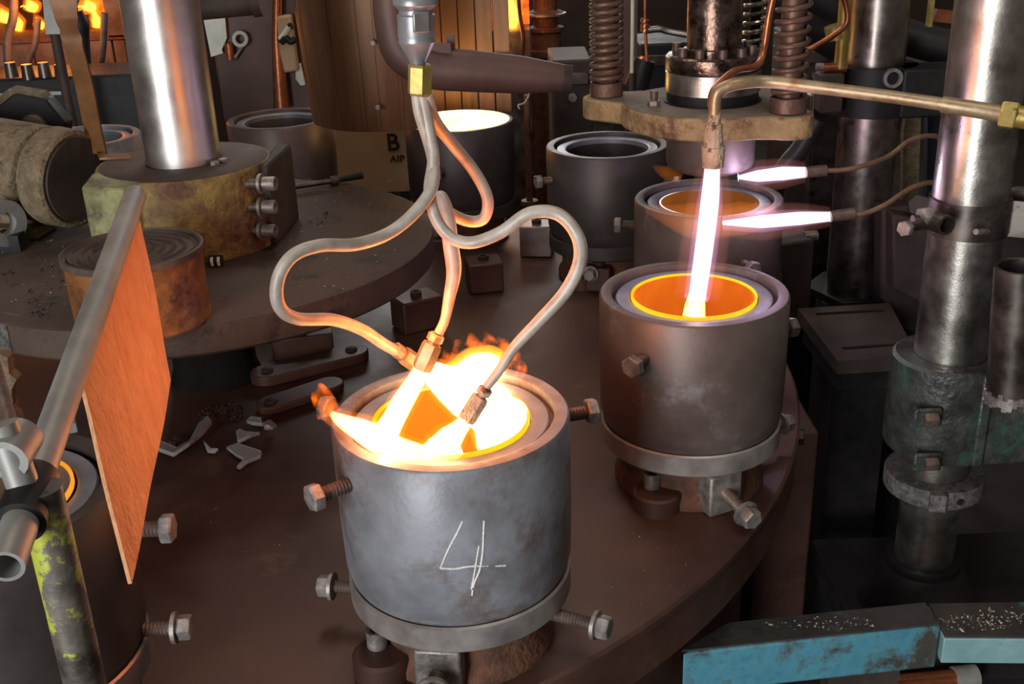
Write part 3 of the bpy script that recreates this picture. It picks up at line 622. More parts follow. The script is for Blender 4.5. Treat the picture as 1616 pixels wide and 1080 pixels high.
out = arcpts(c3[0], c3[1], RPL, angL + 22, angR + 360 - 24, 30) if angL > 0 else arcpts(c3[0], c3[1], RPL, angL + 22, angR - 24 + (360 if angR < angL else 0), 30)
out += arcpts(SR.x, SR.y, 0.048, angR - 80, angR + 80, 10)
a0 = angR + 24; a1 = angL - 22
while a1 < a0: a1 += 360
out += arcpts(c3[0], c3[1], RPL, a0, a1, 30)
out += arcpts(SL.x, SL.y, 0.048, angL - 80, angL + 80, 10)
MB().prism([V((x, y, PZ - PT)) for x, y in out], (0, 0, PT)).build('guide_plate', m_tan, ph, bevel=0.004)
MB().prism([V((c3[0] + (x - c3[0]) * .965, c3[1] + (y - c3[1]) * .965, PZ + 0.0002)) for x, y in out], (0, 0, 0.0008)).build('plate_dust', m_tantop, ph)
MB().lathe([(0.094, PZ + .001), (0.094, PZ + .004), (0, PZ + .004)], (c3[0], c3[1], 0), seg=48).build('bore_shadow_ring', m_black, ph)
zc = PZ + 0.004
MB().lathe([(0, zc), (0.089, zc), (0.089, zc + 0.016), (0, zc + 0.016)], (c3[0], c3[1], 0), seg=64).build('lower_collar', m_black, ph)
MB().lathe([(0, zc + 0.016), (0.090, zc + 0.016), (0.092, zc + 0.018), (0.092, zc + 0.056), (0.090, zc + 0.058), (0, zc + 0.058)], (c3[0], c3[1], 0), seg=64).build('bright_collar', m_polish2, ph)
MB().lathe([(0, zc + 0.0585), (0.092, zc + 0.0585), (0.093, zc + 0.061), (0.092, zc + 0.084), (0.088, zc + 0.088), (0, zc + 0.088)], (c3[0], c3[1], 0), seg=64).build('upper_collar', m_oily, ph)
MB().lathe([(0, zc + 0.088), (0.058, zc + 0.088), (0.058, zc + 0.098), (0.0525, zc + 0.1), (0.0525, zc + 0.195), (0.049, zc + 0.199), (0.049, 1.2), (0, 1.2)], (c3[0], c3[1], 0), seg=56).build('piston', m_oily, ph)
for a in (-150, -120, -88, -58, -30, 20, 90, 150):
    p = pol(c3, a, 0.076, zc + 0.088); s_ = MB().cyl(p, p + V((0, 0, 0.016)), 0.009, 0.009, 16).build('cap_screw', m_boltdark, ph)
for px, py in ((1032, 168),):
    p = on_z(px, py, PZ)
    MB().hexa(p, p + V((0, 0, 0.012)), 0.013).build('plate_nut', m_bolt, ph)
    MB().cyl(p + V((0, 0, 0.012)), p + V((0, 0, 0.030)), 0.0075, 0.0075, 14).build('plate_stud', m_boltdark, ph)
for k, Sp in enumerate((SL, SR)):
    sp = thing('spring_rod', ('rust brown coil spring on the left end of the tan plate', 'wide-pitched coil spring on the right end of the tan plate')[k], 'spring', (Sp.x, Sp.y, PZ), 'coil springs of the press head')
    MB().cyl((Sp.x, Sp.y, PZ + .0015), (Sp.x, Sp.y, PZ + 0.030), 0.034, 0.033, 32).build('spring_cup', m_spring, sp, bevel=0.002)
    MB().cyl((Sp.x, Sp.y, PZ + 0.03), (Sp.x, Sp.y, 1.15), 0.0215, 0.0215, 24).build('guide_rod', (m_rust, m_spring)[k], sp)
    pitch = (0.0145, 0.0215)[k]; hx = []; h = PZ + 0.034; turns = 15 if k == 0 else 12
    for i in range(turns * 18):
        t = 2 * pi * i / 18; hx.append(V((Sp.x + 0.029 * cos(t), Sp.y + 0.029 * sin(t), h))); h += pitch / 18 * min(1.0, 0.45 + i / 60)
    MB().tube(hx, (0.0062, 0.0050)[k], 8).build('coil', m_spring, sp)
# small black spring between
sp3 = on_y(1188, 100, 2.42)
s3 = thing('small_spring', 'small oily black spring behind the piston', 'spring', sp3)
hx = [V((sp3.x + 0.022 * cos(2 * pi * i / 16), sp3.y + 0.022 * sin(2 * pi * i / 16), sp3.z + 0.0185 * i / 16)) for i in range(16 * 9)]
MB().tube(hx, 0.0052, 8).build('coil', m_polish2, s3); MB().cyl(sp3 - V((0, 0, 0.02)), sp3 + V((0, 0, 0.5)), 0.012, None, 16).build('rod', m_black, s3)

# ================================================================== RIGHT COLUMN
QX, QY, BZ = 0.782, 1.80, -0.40
rc = thing('press_column', 'bright worn steel column carrying the greenish clamp on the right', 'column', (QX, QY, BZ))
MB().lathe([(0, -0.05), (0.0615, -0.05), (0.0615, 1.4), (0, 1.4)], (QX, QY, 0), seg=64).build('shaft', m_polish2, rc)
z1 = on_y(1460, 815, QY).z
MB().lathe([(0, -0.37), (0.0545, -0.37), (0.0545, -0.18), (0.058, -0.17), (0.058, -0.04), (0, -0.04)], (QX, QY, 0), seg=56).build('lower_shaft', m_polish2, rc)
zc1 = on_y(1455, 905, QY - 0.06).z
MB().lathe([(0.055, zc1), (0.068, zc1), (0.070, zc1 - 0.004), (0.070, zc1 - 0.018), (0.075, zc1 - 0.024), (0.115, BZ), (0.0, BZ), (0, zc1 - 0.02), (0.055, zc1)], (QX, QY, 0), seg=48).build('base_cone', m_black, rc)
# green clamp block
za, zb_ = on_y(1470, 592, QY - 0.09).z, on_y(1470, 735, QY - 0.09).z
gb = thing('green_clamp', 'greenish split clamp casting with two slotted bolt pockets on the column', 'clamp', (QX, QY, zb_))
MB().lathe([(0.0625, zb_), (0.098, zb_), (0.100, zb_ + 0.004), (0.098, za - 0.006), (0.092, za), (0.0625, za), (0.0625, zb_)], (QX, QY, 0), seg=48).build('clamp_body', m_green, gb)
xr = on_y(1545, 660, QY - 0.06).x
MB().box((QX + 0.125, QY - 0.040, (za + zb_) / 2 - 0.006), (0.19, 0.112, za - zb_ - 0.006)).build('clamp_arm', m_green, gb, bevel=0.008)
MB().box((QX + 0.030, QY - 0.094, (za + zb_) / 2), (0.020, 0.020, za - zb_ - 0.002)).build('split_lip', m_green, gb, bevel=0.004)
for py in (660, 730):
    p = on_y(1464, py, QY - 0.098)
    MB().box(p + V((0.0, 0.002, 0)), (0.050, 0.008, 0.036)).build('bolt_pocket', m_green, gb, bevel=0.004)
    MB().hexa(p + V((0.016, -0.004, 0)), p + V((-0.008, -0.004, 0)), 0.0135).build('clamp_nut', m_boltdark, gb)
# lower ring
zr = on_y(1470, 790, QY - 0.08).z
lr = thing('stop_ring', 'pale split stop ring below the greenish clamp', 'ring', (QX, QY, zr - 0.02))
MB().lathe([(0.0585, zr - 0.018), (0.088, zr - 0.018), (0.090, zr - 0.014), (0.090, zr + 0.014), (0.088, zr + 0.018), (0.0585, zr + 0.018), (0.0585, zr - 0.018)], (QX, QY, 0), seg=48).build('ring_body', m_hubrim, lr)
MB().box((QX - 0.025, QY - 0.089, zr), (0.030, 0.014, 0.036), Matrix.Rotation(radians(-16), 3, 'Z')).build('ring_lip', m_hubrim, lr, bevel=0.003)
MB().cyl((QX + 0.015, QY - 0.0885, zr), (QX + 0.0155, QY - 0.0915, zr), 0.006, None, 14).build('ring_hole', m_black, lr)
# strap clamp with tube and bolts
zk = on_y(1530, 355, QY - 0.06).z
kc = thing('strap_clamp', 'dark strap clamp round the bright column with stub tube and bolts', 'clamp', (QX, QY, zk))
MB().lathe([(0.0625, -0.03), (0.0665, -0.03), (0.0665, 0.03), (0.0625, 0.03), (0.0625, -0.03)], (QX, QY, zk), seg=48).build('strap_band', m_darksteel, kc)
MB().box((QX + 0.080, QY - 0.030, zk - 0.004), (0.040, 0.005, 0.062), Matrix.Rotation(radians(-28), 3, 'Z')).build('strap_tab', m_darksteel, kc)
p0 = on_y(1470, 348, QY - 0.07); p1_ = on_y(1494, 356, QY - 0.105)
MB().pipe(p0, p1_, 0.0165, 0.0125, 24).build('stub_tube', m_darksteel, kc)
MB().cyl(on_y(1440, 352, QY - 0.07), on_y(1483, 350, QY - 0.070), 0.013, 0.013, 20).build('cross_tube', m_darksteel, kc)
pb = on_y(1462, 352, QY - 0.075); pe = on_y(1432, 360, QY - 0.11)
bolt(kc, pb, pe - pb, (pe - pb).length, 0.0075, 0.0135, 0.012, m_darksteel, m_bolt, False)
MB().hexa(on_y(1452, 344, QY - 0.075), on_y(1470, 341, QY - 0.07), 0.017).build('lock_nut', m_bolt, kc)
pb = on_y(1578, 364, QY - 0.035); pe = on_y(1540, 366, QY - 0.085)
MB().cyl(pb, pe, 0.0055, 0.005, 12).build('tab_screw', m_bolt, kc); MB().hexa(pb, pb + (pe - pb) * 0.25, 0.013).build('tab_nut', m_darksteel, kc)
# second dark tube at the right edge
P0, P1 = on_y(1612, 420, 1.66), on_y(1596, 622, 1.66)
dt = thing('torn_tube', 'dark grey tube with ragged lower end at the right edge', 'tube', P1)
MB().lathe([(0.034, 0), (0.040, 0), (0.041, (P0 - P1).length), (0.034, (P0 - P1).length), (0.034, 0)], P1, P0 - P1, 32).build('tube_wall', m_darksteel, dt)
rg = MB()
for k in range(34):
    t = 2 * pi * k / 34; p = P1 + V((0.039 * cos(t), 0.039 * sin(t), random.uniform(-0.010, 0.004))); rg.box(p, (0.008, 0.008, random.uniform(0.012, 0.026)), Matrix.Rotation(t, 3, 'Z'))
rg.build('ragged_edge', m_bolt, dt)
hk = thing('hose_hook', 'bent dark pipe hooking over behind the strap clamp', 'pipe', on_y(1590, 330, 1.88))
MB().tube(spl([on_y(1575, 350, 1.88), on_y(1580, 320, 1.88), on_y(1600, 306, 1.87), on_y(1625, 312, 1.86), on_y(1650, 360, 1.86)], 8), 0.012, 14).build('bent_pipe', m_greyrub, hk)

# ================================================================== BLUE BEAM AND BASE
ZBm = -0.20
A_, B_ = on_z(1085, 1030, ZBm), on_z(1486, 988, ZBm)
C_, D_ = on_z(1462, 953, ZBm), on_z(1150, 985, ZBm)
bb = thing('blue_girder', 'chipped sky-blue steel beam with grimy top at the lower right', 'beam', (A_ + B_) / 2 + V((0, 0, -0.1)))
A2 = A_ + (A_ - B_) * 0.02; D2 = D_
MB().prism([A2 + V((0, 0, -.085)), B_ + V((0, 0, -.085)), C_ + V((0, 0, -.085)), D2 + V((0, 0, -.085))], (0, 0, 0.084)).build('beam_face', m_blue, bb, bevel=0.004)
MB().prism([A2 + V((0, 0.003, -.0005)), B_ + V((-0.004, 0.003, -.0005)), C_ + V((-0.003, 0, -.0005)), D2 + V((0, 0, -.0005))], (0, 0, 0.003)).build('beam_top', m_bluetop, bb)
MB().box(((A_ + B_) / 2 + V((0.10, 0.06, -0.085 - (ZBm - 0.085 - FLOOR_Z) / 2))), (0.12, 0.04, ZBm - 0.086 - FLOOR_Z)).build('beam_leg', m_soot, bb)
E_, F_ = on_z(1490, 1008, ZBm - .015), on_z(1760, 1010, ZBm - .015); G_, H_ = on_z(1760, 950, ZBm - .015), on_z(1465, 955, ZBm - .015)
b2 = thing('pale_girder', 'thinner pale blue-grey rail meeting the blue beam end', 'beam', (E_ + F_) / 2 + V((0, 0, -0.1)))
MB().prism([E_ + V((0, 0, -.050)), F_ + V((0, 0, -.050)), G_ + V((0, 0, -.05)), H_ + V((0, 0, -.05))], (0, 0, 0.049)).build('rail_face', m_palebl, b2, bevel=0.002)
MB().prism([E_ + V((0.002, 0.003, -.0005)), F_ + V((0, 0.003, -.0005)), G_ + V((0, 0, -.0005)), H_ + V((0, 0, -.0005))], (0, 0, 0.003)).build('rail_top', m_bluetop, b2)
# machine bed below the column
bed = thing('machine_bed', 'dark cast bed under the bright column and blue beam', 'machine base', (QX + 0.16, QY + 0.03, FLOOR_Z))
MB().box((QX + 0.16, QY + 0.03, BZ - 0.031), (0.62, 0.40, 0.06)).build('bed_plate', m_black, bed, bevel=0.004)
MB().box((QX + 0.18, QY + 0.03, (BZ - 0.062 + FLOOR_Z) / 2), (0.45, 0.30, BZ - 0.062 - FLOOR_Z)).build('bed_block', m_black, bed)
# pipe under the beam, coppery
up = on_z(1490, 1075, -0.42)
cpz = thing('copper_pipe', 'bare copper pipe lying below the blue beam end', 'pipe', up)
MB().tube([on_z(1380, 1082, -0.42), on_z(1535, 1068, -0.42)], 0.016, 18).build('pipe_run', m_copper, cpz)
MB().cyl(on_z(1505, 1071, -0.42), on_z(1540, 1067, -0.42), 0.021, 0.021, 18).build('pipe_collar', m_pipe, cpz)
MB().box(on_z(1450, 1080, -0.42) + V((0, 0, -0.175)), (0.03, 0.03, 0.31)).build('pipe_stand', m_soot, cpz)

# ================================================================== DARK REAR COLUMN, SLOTTED PLATE
DY = 2.5
dz = on_y(1350, 458, DY).z
dcx = on_y(1352, 400, DY).x
dc = thing('rear_column', 'dark oily press column standing on a cornered foot plate', 'column', (dcx, DY, dz))
MB().lathe([(0, dz), (0.066, dz), (0.066, 1.2), (0, 1.2)], (dcx, DY, 0), seg=56).build('shaft', m_rearcol, dc)
fp = [on_z(*p, dz) for p in ((1270, 450), (1300, 428), (1430, 420), (1450, 470), (1330, 478))]
MB().prism([p - V((0, 0, 0.02)) for p in fp], (0, 0, 0.0195)).build('foot_plate', m_black, dc, bevel=0.002)
MB().box((dcx + .02, DY + .02, (dz + FLOOR_Z) / 2 - 0.02), (0.16, 0.16, dz - FLOOR_Z - 0.05)).build('foot_block', m_black, dc)
zq0, zq1 = on_y(1380, 175, DY).z, on_y(1380, 100, DY).z
rb = thing('column_bracket', 'black clamp bracket with a round hole on the dark column', 'clamp', (dcx, DY, zq0))
MB().lathe([(0.067, zq0), (0.094, zq0), (0.094, zq1), (0.067, zq1), (0.067, zq0)], (dcx, DY, 0), seg=40).build('bracket_body', m_black, rb)
MB().box((dcx + 0.10, DY - 0.05, (zq0 + zq1) / 2), (0.13, 0.09, zq1 - zq0)).build('bracket_arm', m_black, rb, bevel=0.006)
ph_ = on_y(1410, 124, DY - 0.10)
MB().pipe(ph_, ph_ + V((0, 0.012, 0)), 0.021, 0.014, 24).build('hole_rim', m_bolt, rb)
MB().box(on_y(1308, 145, DY - 0.06), (0.050, 0.06, 0.085)).build('side_lug', m_soot, rb, bevel=0.005)
pw = on_y(1313, 108, DY - .06)
MB().cyl(pw + V((-0.02, 0, 0)), pw + V((0.03, 0, 0)), 0.012, None, 14).build('side_screw', m_copper, rb)
MB().cyl(pw + V((-0.035, 0, 0.005)), pw + V((-0.02, 0, 0.005)), 0.008, None, 14).build('screw_tip', m_bolt, rb)
MB().cyl(pw + V((0.018, 0.0, 0.0)), pw + V((0.018, 0.0, 0.16)), 0.014, None, 20).build('brass_pin', m_brass, rb)
MB().cyl(on_y(1318, 40, DY - .05), on_y(1322, 60, DY - .05), 0.024, None, 20).build('amber_cup', m_brass, rb)

SZ = 0.02
sl = [on_z(*p, SZ) for p in ((1259, 487), (1322, 570), (1448, 562), (1404, 478))]
cc = sum(sl, V()) / 4
spn = thing('slotted_plate', 'dark gritty bracket plate with two long slots beside the bright column', 'plate', (cc.x, cc.y, FLOOR_Z))
def slot_outline(pa, pb, w, n=6):
    d = (pb - pa).normalized(); nrm = V((-d.y, d.x, 0)) * w; out = []
    for i in range(n + 1):
        t = pi * i / n; out.append(pa + nrm * cos(t) - d * (w * sin(t)))
    for i in range(n + 1):
        t = pi * i / n; out.append(pb - nrm * cos(t) + d * (w * sin(t)))
    return out
bm = bmesh.new()
loops = [sl, slot_outline(on_z(1292, 496, SZ), on_z(1392, 490, SZ), 0.0075), slot_outline(on_z(1334, 550, SZ), on_z(1424, 543, SZ), 0.0075)]
es = []
for lp in loops:
    vs = [bm.verts.new(p) for p in lp]
    es += [bm.edges.new((vs[i], vs[(i + 1) % len(vs)])) for i in range(len(vs))]
bmesh.ops.triangle_fill(bm, edges=es, use_beauty=True, use_dissolve=False)
g = bmesh.ops.extrude_face_region(bm, geom=bm.faces[:])
bmesh.ops.translate(bm, vec=(0, 0, -0.030), verts=[x for x in g['geom'] if isinstance(x, bmesh.types.BMVert)])
mbp = MB(); bm.verts.index_update()
mbp.add([v_.co.copy() for v_ in bm.verts], [tuple(v_.index for v_ in f.verts) for f in bm.faces]); bm.free()
mbp.build('plate_top', m_soot, spn, flat=True)
MB().prism([p + (cc - p) * 0.12 + V((0, 0, -0.075)) for p in sl], (0, 0, 0.040)).build('under_plate', m_black, spn)
MB().box((cc.x, cc.y + .02, (FLOOR_Z - 0.055) / 2), (0.12, 0.12, -FLOOR_Z - 0.055)).build('support_leg', m_black, spn)
# casting between the columns
cs = on_y(1430, 400, 2.37)
ct = thing('press_casting', 'mauve-grey machine casting between the two right columns', 'machine', (cs.x, cs.y, FLOOR_Z))
MB().prism([on_y(*p, 2.35) for p in ((1392, 330), (1440, 325), (1490, 345), (1490, 545), (1420, 520), (1404, 488), (1390, 470))], (0, 0.06, 0)).build('casting_web', m_soot, ct, bevel=0.008)
MB().prism([on_y(*p, 2.30) for p in ((1408, 338), (1470, 350), (1455, 480), (1410, 458))], (0, 0.05, 0)).build('casting_pad', m_soot, ct, bevel=0.006)
MB().hexa(on_y(1450, 324, 2.29), on_y(1455, 326, 2.36), 0.026).build('casting_nut', m_soot, ct)
MB().box((cs.x + .04, cs.y + 0.015, (on_y(1430, 500, 2.35).z + FLOOR_Z) / 2), (0.10, 0.05, on_y(1430, 500, 2.35).z - FLOOR_Z)).build('casting_foot', m_black, ct)

# ================================================================== FRONT LEFT PIPE FRAME
pn, pf = on_y(8, 895, 0.66), on_y(214, 306, 1.34)
fr = thing('pipe_frame', 'grey pipe on a flaking yellow-green post holding the orange board', 'pipe frame', on_y(75, 800, 0.72))
dv = (pf - pn).normalized(); Lp = (pf - pn).length
MB().lathe([(0.0105, 0), (0.0135, 0), (0.0135, Lp - 0.004), (0.011, Lp), (0, Lp), (0, Lp - .004), (0.0105, Lp - 0.01), (0.0105, 0)], pn, dv, 28).build('cross_pipe', m_pipe, fr)
pt, pbm = on_y(62, 770, 0.735), on_y(62, 770, 0.735); pbm.z = FLOOR_Z
MB().cyl(pbm, pt, 0.0165, 0.0165, 28).build('post', m_postpaint, fr)
tcen = pn + dv * ((pt - pn).dot(dv))
MB().lathe([(0.0137, -0.028), (0.0185, -0.028), (0.0185, 0.028), (0.0137, 0.028), (0.0137, -0.028)], tcen, dv, 28).build('tee_collar', m_black, fr)
sd = on_y(18, 715, 0.74)
MB().cyl(tcen, tcen + (sd - tcen) * 1.6, 0.012, 0.012, 20).build('side_arm', m_pipe, fr)
MB().pipe(sd + V((0, -0.012, 0)), sd + V((0, 0.02, 0.004)), 0.017, 0.011, 24).build('eye_ring', m_pipe, fr)
r0, r1 = on_y(20, 705, 0.76), on_y(-60, 420, 0.95)
MB().tube([r0, r1], 0.0085, 14).build('threaded_rod', m_boltdark, fr)
# board
bq = [on_y(214, 326, 1.30), on_y(121, 592, 0.985), on_y(205, 922, 0.94), on_y(268, 600, 1.27)]
n_ = (bq[1] - bq[0]).cross(bq[3] - bq[0]).normalized() * 0.004
bd = thing('heat_board', 'stiff board lit bright orange, hung from the slanting grey pipe', 'board', bq[2])
mbb = MB(); G = 14
for s_ in (-1, 1):
    for i in range(G + 1):
        for j in range(G + 1):
            u, w = i / G, j / G
            p = bq[0] * (1 - u) * (1 - w) + bq[1] * u * (1 - w) + bq[2] * u * w + bq[3] * (1 - u) * w
            mbb.v.append(p + n_ * s_ * 0.5 + n_ * (0.9 * noise.noise(p * 7)))
N1 = (G + 1) ** 2
for i in range(G):
    for j in range(G):
        a = i * (G + 1) + j; f = (a, a + 1, a + G + 2, a + G + 1)
        mbb.f += [f, tuple(N1 + x for x in reversed(f))]
for i in range(G):
    for a, b in ((i, i + 1), (G * (G + 1) + i, G * (G + 1) + i + 1), (i * (G + 1), (i + 1) * (G + 1)), (i * (G + 1) + G, (i + 1) * (G + 1) + G)):
        mbb.f.append((a, b, N1 + b, N1 + a))
mbb.build('board_sheet', m_board, bd)
tl = thing('toothed_bracket', 'drab notched bracket at the left picture edge under the platform', 'bracket', on_z(10, 700, 0.0))
pts = [(0, 560), (12, 565), (14, 590), (26, 600), (18, 615), (22, 650), (30, 665), (24, 690), (34, 712), (-20, 712), (-20, 560)]
MB().prism([on_y(px, py, 1.42) for px, py in pts], (0.0, 0.02, 0)).build('bracket_plate', m_motor, tl)
MB().box((on_y(0, 700, 1.43).x, 1.43, on_y(0, 690, 1.43).z / 2), (0.03, 0.04, on_y(0, 690, 1.43).z)).build('bracket_foot', m_soot, tl)

# ================================================================== TABLE FITTINGS: LINK PLATES, BLOCKS
def link(label, pts, w, h, holes):
    a, b = (on_z(*p, 0.001) for p in pts)
    t = thing('link_plate', label, 'plate', (a + b) / 2, 'link plates on the turntable')
    o = MB().prism([V((p.x, p.y, 0.001)) for p in slot_outline(a, b, w, 10)], (0, 0, h)).build('link_bar', m_table, t, bevel=0.003)
    for k, p in enumerate((a, b)):
        if k in holes:
            MB().lathe([(0, h + .0012), (0.013, h + .0012), (0.013, h + .004), (0.010, h + .006), (0, h + .006)], (p.x, p.y, 0), seg=20).build('pivot_pin', m_soot, t)
link('faint rounded link plate lying left of the firing mould', ((424, 600), (556, 567)), 0.036, 0.022, (0, 1))
link('lower rounded link plate nearer the glass shards', ((430, 645), (520, 615)), 0.030, 0.016, (0,))
def blk(label, px, py, size, rz, m=None):
    p = on_z(px, py, 0.0)
    t = thing('fixture_block', label, 'block', p, 'fixture blocks on the turntable')
    MB().box(p + V((0, 0, size[2] / 2 + .001)), size, Matrix.Rotation(radians(rz), 3, 'Z')).build('block', m or m_table, t, bevel=0.004)
    MB().lathe([(0, 0), (0.013, 0), (0.013, 0.010), (0.007, 0.010), (0.007, 0.004), (0, 0.004)], p + V((0, 0, size[2] + 0.001)), seg=18).build('socket_screw', m_soot, t)
blk('oblong brown block against the platform wall above the link plate', 480, 560, (0.13, 0.045, 0.050), 12)
blk('square brown block below the loop of the burner tubes', 660, 515, (0.10, 0.075, 0.075), 30)
blk('squat brown block behind the thick burner tube', 765, 455, (0.085, 0.08, 0.075), 10)
blk('notched steel block framed by the right tube bend', 848, 400, (0.085, 0.075, 0.085), -8, m_ring)
blk('small brown block left of the yellow-ringed mould', 945, 455, (0.06, 0.06, 0.06), -10)
gp = on_z(350, 660, 0)
# glass shards
def shard(label, pts, z=0.004, h=0.006, lift=0.0):
    P = [on_z(px, py, z) for px, py in pts]
    c = sum(P, V()) / len(P)
    P2 = [p + V((0, 0, lift * (0.5 + noise.noise(p * 40)))) for p in P]
    o = MB().prism(P2, (0, 0, h)).build('glass_shard', m_shard, None, (c.x, c.y, 0), bevel=0.0015)
    tag(o, label, 'glass shard', 'broken glass on the turntable')
shard('long curved shard of clear glass pointing up beside the board edge', [(252, 722), (275, 726), (300, 718), (322, 695), (336, 676), (330, 674), (316, 684), (300, 706), (280, 714), (254, 715)], 0.004, 0.008, 0.02)
shard('V-shaped clear shard lying in the middle of the broken glass', [(376, 705), (398, 698), (411, 690), (408, 688), (388, 694), (380, 690), (374, 692)], 0.004, 0.008, 0.02)
shard('flat folded shard nearest the camera in the broken glass', [(358, 712), (376, 706), (414, 720), (412, 728), (392, 738), (380, 746), (374, 742), (386, 730), (372, 726)], 0.004, 0.007, 0.012)
shard('small pale shard at the right end of the broken glass', [(390, 674), (398, 671), (414, 675), (416, 682), (400, 682)], 0.004, 0.008, 0.015)
shard('small hooked shard touching the pale one at the right end', [(418, 684), (432, 686), (438, 676), (428, 671), (422, 672), (424, 678), (416, 680)], 0.004, 0.006, 0.012)
shard('dull shard under the tip of the long curved one', [(322, 704), (334, 714), (346, 716), (340, 720), (328, 716)], 0.004, 0.006, 0.01)
shard('crumpled clear lump of glass between pipe and board', [(92, 672), (104, 662), (118, 664), (124, 686), (104, 690), (94, 684)], 0.004, 0.02, 0.02)
# gritty heap
def heap(name, label, spots, n, m, smin, smax):
    mb = MB()
    for _ in range(n):
        cx_, cy_, rx, ry, z = random.choice(spots)
        t, r = random.uniform(0, 2 * pi), sqrt(random.random())
        p = on_z(cx_ + rx * r * cos(t), cy_ + ry * r * sin(t), z); s_ = random.uniform(smin, smax)
        a = [V((random.uniform(-1, 1), random.uniform(-1, 1), random.uniform(0, 1.2))) * s_ for _ in range(4)]
        p.z += 0.0003
        mb.add([p + V((x.x, x.y, max(x.z, 0))) for x in a], [(0, 1, 2), (0, 2, 3), (0, 3, 1), (1, 3, 2)])
    o = mb.build(name, m, None, (mb.v[0].x, mb.v[0].y, mb.v[0].z), flat=True); tag(o, label, 'grit', None, 'stuff')
heap('glass_grit', 'dark gritty heap behind the glass shards', [(350, 655, 36, 12, 0.0), (365, 648, 22, 10, 0.0), (285, 700, 16, 8, 0.0)], 900, m_hub, 0.002, 0.005)
heap('platform_crumbs', 'pale crumbs scattered over the raised platform', [(80, 440, 80, 60, 0.30), (560, 300, 90, 30, 0.30), (520, 400, 110, 60, 0.30), (60, 410, 60, 40, 0.30)], 160, m_crumb, 0.0012, 0.003)
heap('dark_flakes', 'dark flakes strewn on the raised platform near the tin', [(50, 450, 60, 40, 0.30), (600, 330, 14, 6, 0.30), (490, 345, 30, 14, 0.30), (60, 490, 30, 14, 0.30)], 70, m_black, 0.002, 0.006)
heap('rail_grit', 'pale grit spilled on the rail by the blue beam', [(1580, 975, 40, 18, ZBm - .010), (1530, 985, 60, 14, ZBm - .010), (1300, 985, 100, 10, ZBm + .004)], 240, m_crumb, 0.001, 0.0035)

heap('table_grit', 'tiny pale specks scattered on the turntable between the moulds', [(900, 620, 60, 90, 0.001), (1000, 900, 90, 60, 0.001), (600, 560, 60, 40, 0.001), (400, 850, 100, 90, 0.001), (860, 470, 60, 60, 0.001)], 110, m_crumb, 0.0007, 0.0016)

# ================================================================== BACKGROUND: GUARD SHEET, DUCT, CARTON
GY = 2.80
gd = thing('guard_sheet', 'tall curved heat-browned sheet hanging left of the hex brass nut', 'sheet', on_y(560, 213, GY))
cg = on_y(612, 100, GY + 0.22); zg = on_y(560, 214, GY - 0.02).z
MB().lathe([(0.205, zg), (0.209, zg), (0.226, zg + 0.30), (0.226, 1.4), (0.222, 1.4), (0.222, zg + 0.30), (0.205, zg)], (cg.x - 0.005, cg.y, 0), seg=24, start=radians(186), arc=radians(112)).build('sheet', m_guard, gd)
for a in (206, 238, 258, 268, 284):
    rp3 = [V((cg.x - 0.005 + r_ * cos(radians(a)), cg.y + r_ * sin(radians(a)), z_)) for r_, z_ in ((0.210, zg + .004), (0.227, zg + .30), (0.227, 1.39))]
    ribbon(rp3, [0.010] * 3, [(-sin(radians(a)), cos(radians(a)), 0)] * 3, 0.005, 'seam_rib', m_guard, gd)
for px, py in ((596, 170), (588, 68)):
    p = on_y(px, py, GY - 0.03); MB().cyl(p, p + V((0, 0.02, 0)), 0.006, None, 12).build('rivet', m_bolt, gd)
# strip curtain of narrow plates behind the white-hot mould
st = thing('strip_guard', 'row of upright browned plates behind the white-hot mould', 'sheet', on_y(745, 175, 3.28))
x0, x1, zs = on_y(676, 150, 3.28).x, on_y(808, 150, 3.28).x, on_y(745, 178, 3.28).z
for k in range(5):
    w = (x1 - x0) / 5; bow = 0.02 * sin(pi * (k + .5) / 5)
    MB().box((x0 + w * (k + .5), 3.28 - bow, zs + 0.45), (w * 0.94, 0.006, 0.9), Matrix.Rotation(radians(6 - 3 * k), 3, 'Z')).build('strip_plate', m_guard, st, bevel=0.001)
MB().box(((x0 + x1) / 2, 3.27, zs + 0.135), (x1 - x0, 0.02, 0.075)).build('cross_band', m_soot, st)
# duct
dk = thing('air_duct', 'dark rust-brown elbow duct running right behind the brass nut', 'duct', on_y(700, 120, 2.35))
P = spl([on_y(612, -160, 2.35), on_y(616, -20, 2.35), on_y(620, 30, 2.35), on_y(636, 80, 2.35), on_y(680, 106, 2.35), on_y(740, 112, 2.35), on_y(820, 118, 2.35), on_y(893, 124, 2.35)], 8)
MB().tube(P, lerps([.036, .037, .039, .043, .044, .043, .039, .028], len(P)), 28, True).build('duct_pipe', m_duct, dk)
e0, e1 = P[-1], P[-1] + (P[-1] - P[-2]).normalized() * 0.012
MB().pipe(e0 - (e1 - e0) * .5, e1, 0.029, 0.024, 24).build('duct_lip', m_soot, dk)
MB().box(on_y(712, 74, 2.36), (0.016, 0.02, 0.05)).build('duct_bracket', m_duct, dk)
MB().box(on_y(685, 84, 2.33), (0.07, 0.006, 0.04)).build('duct_patch', m_duct, dk)
hkw = thing('wire_hook', 'small bent wire hook dangling under the duct mouth', 'hook', on_y(826, 145, 2.36))
MB().tube(spl([on_y(834, 136, 2.36), on_y(835, 148, 2.36), on_y(828, 162, 2.36), on_y(818, 166, 2.36), on_y(820, 172, 2.36)], 6), 0.0022, 8).build('wire', m_bolt, hkw)
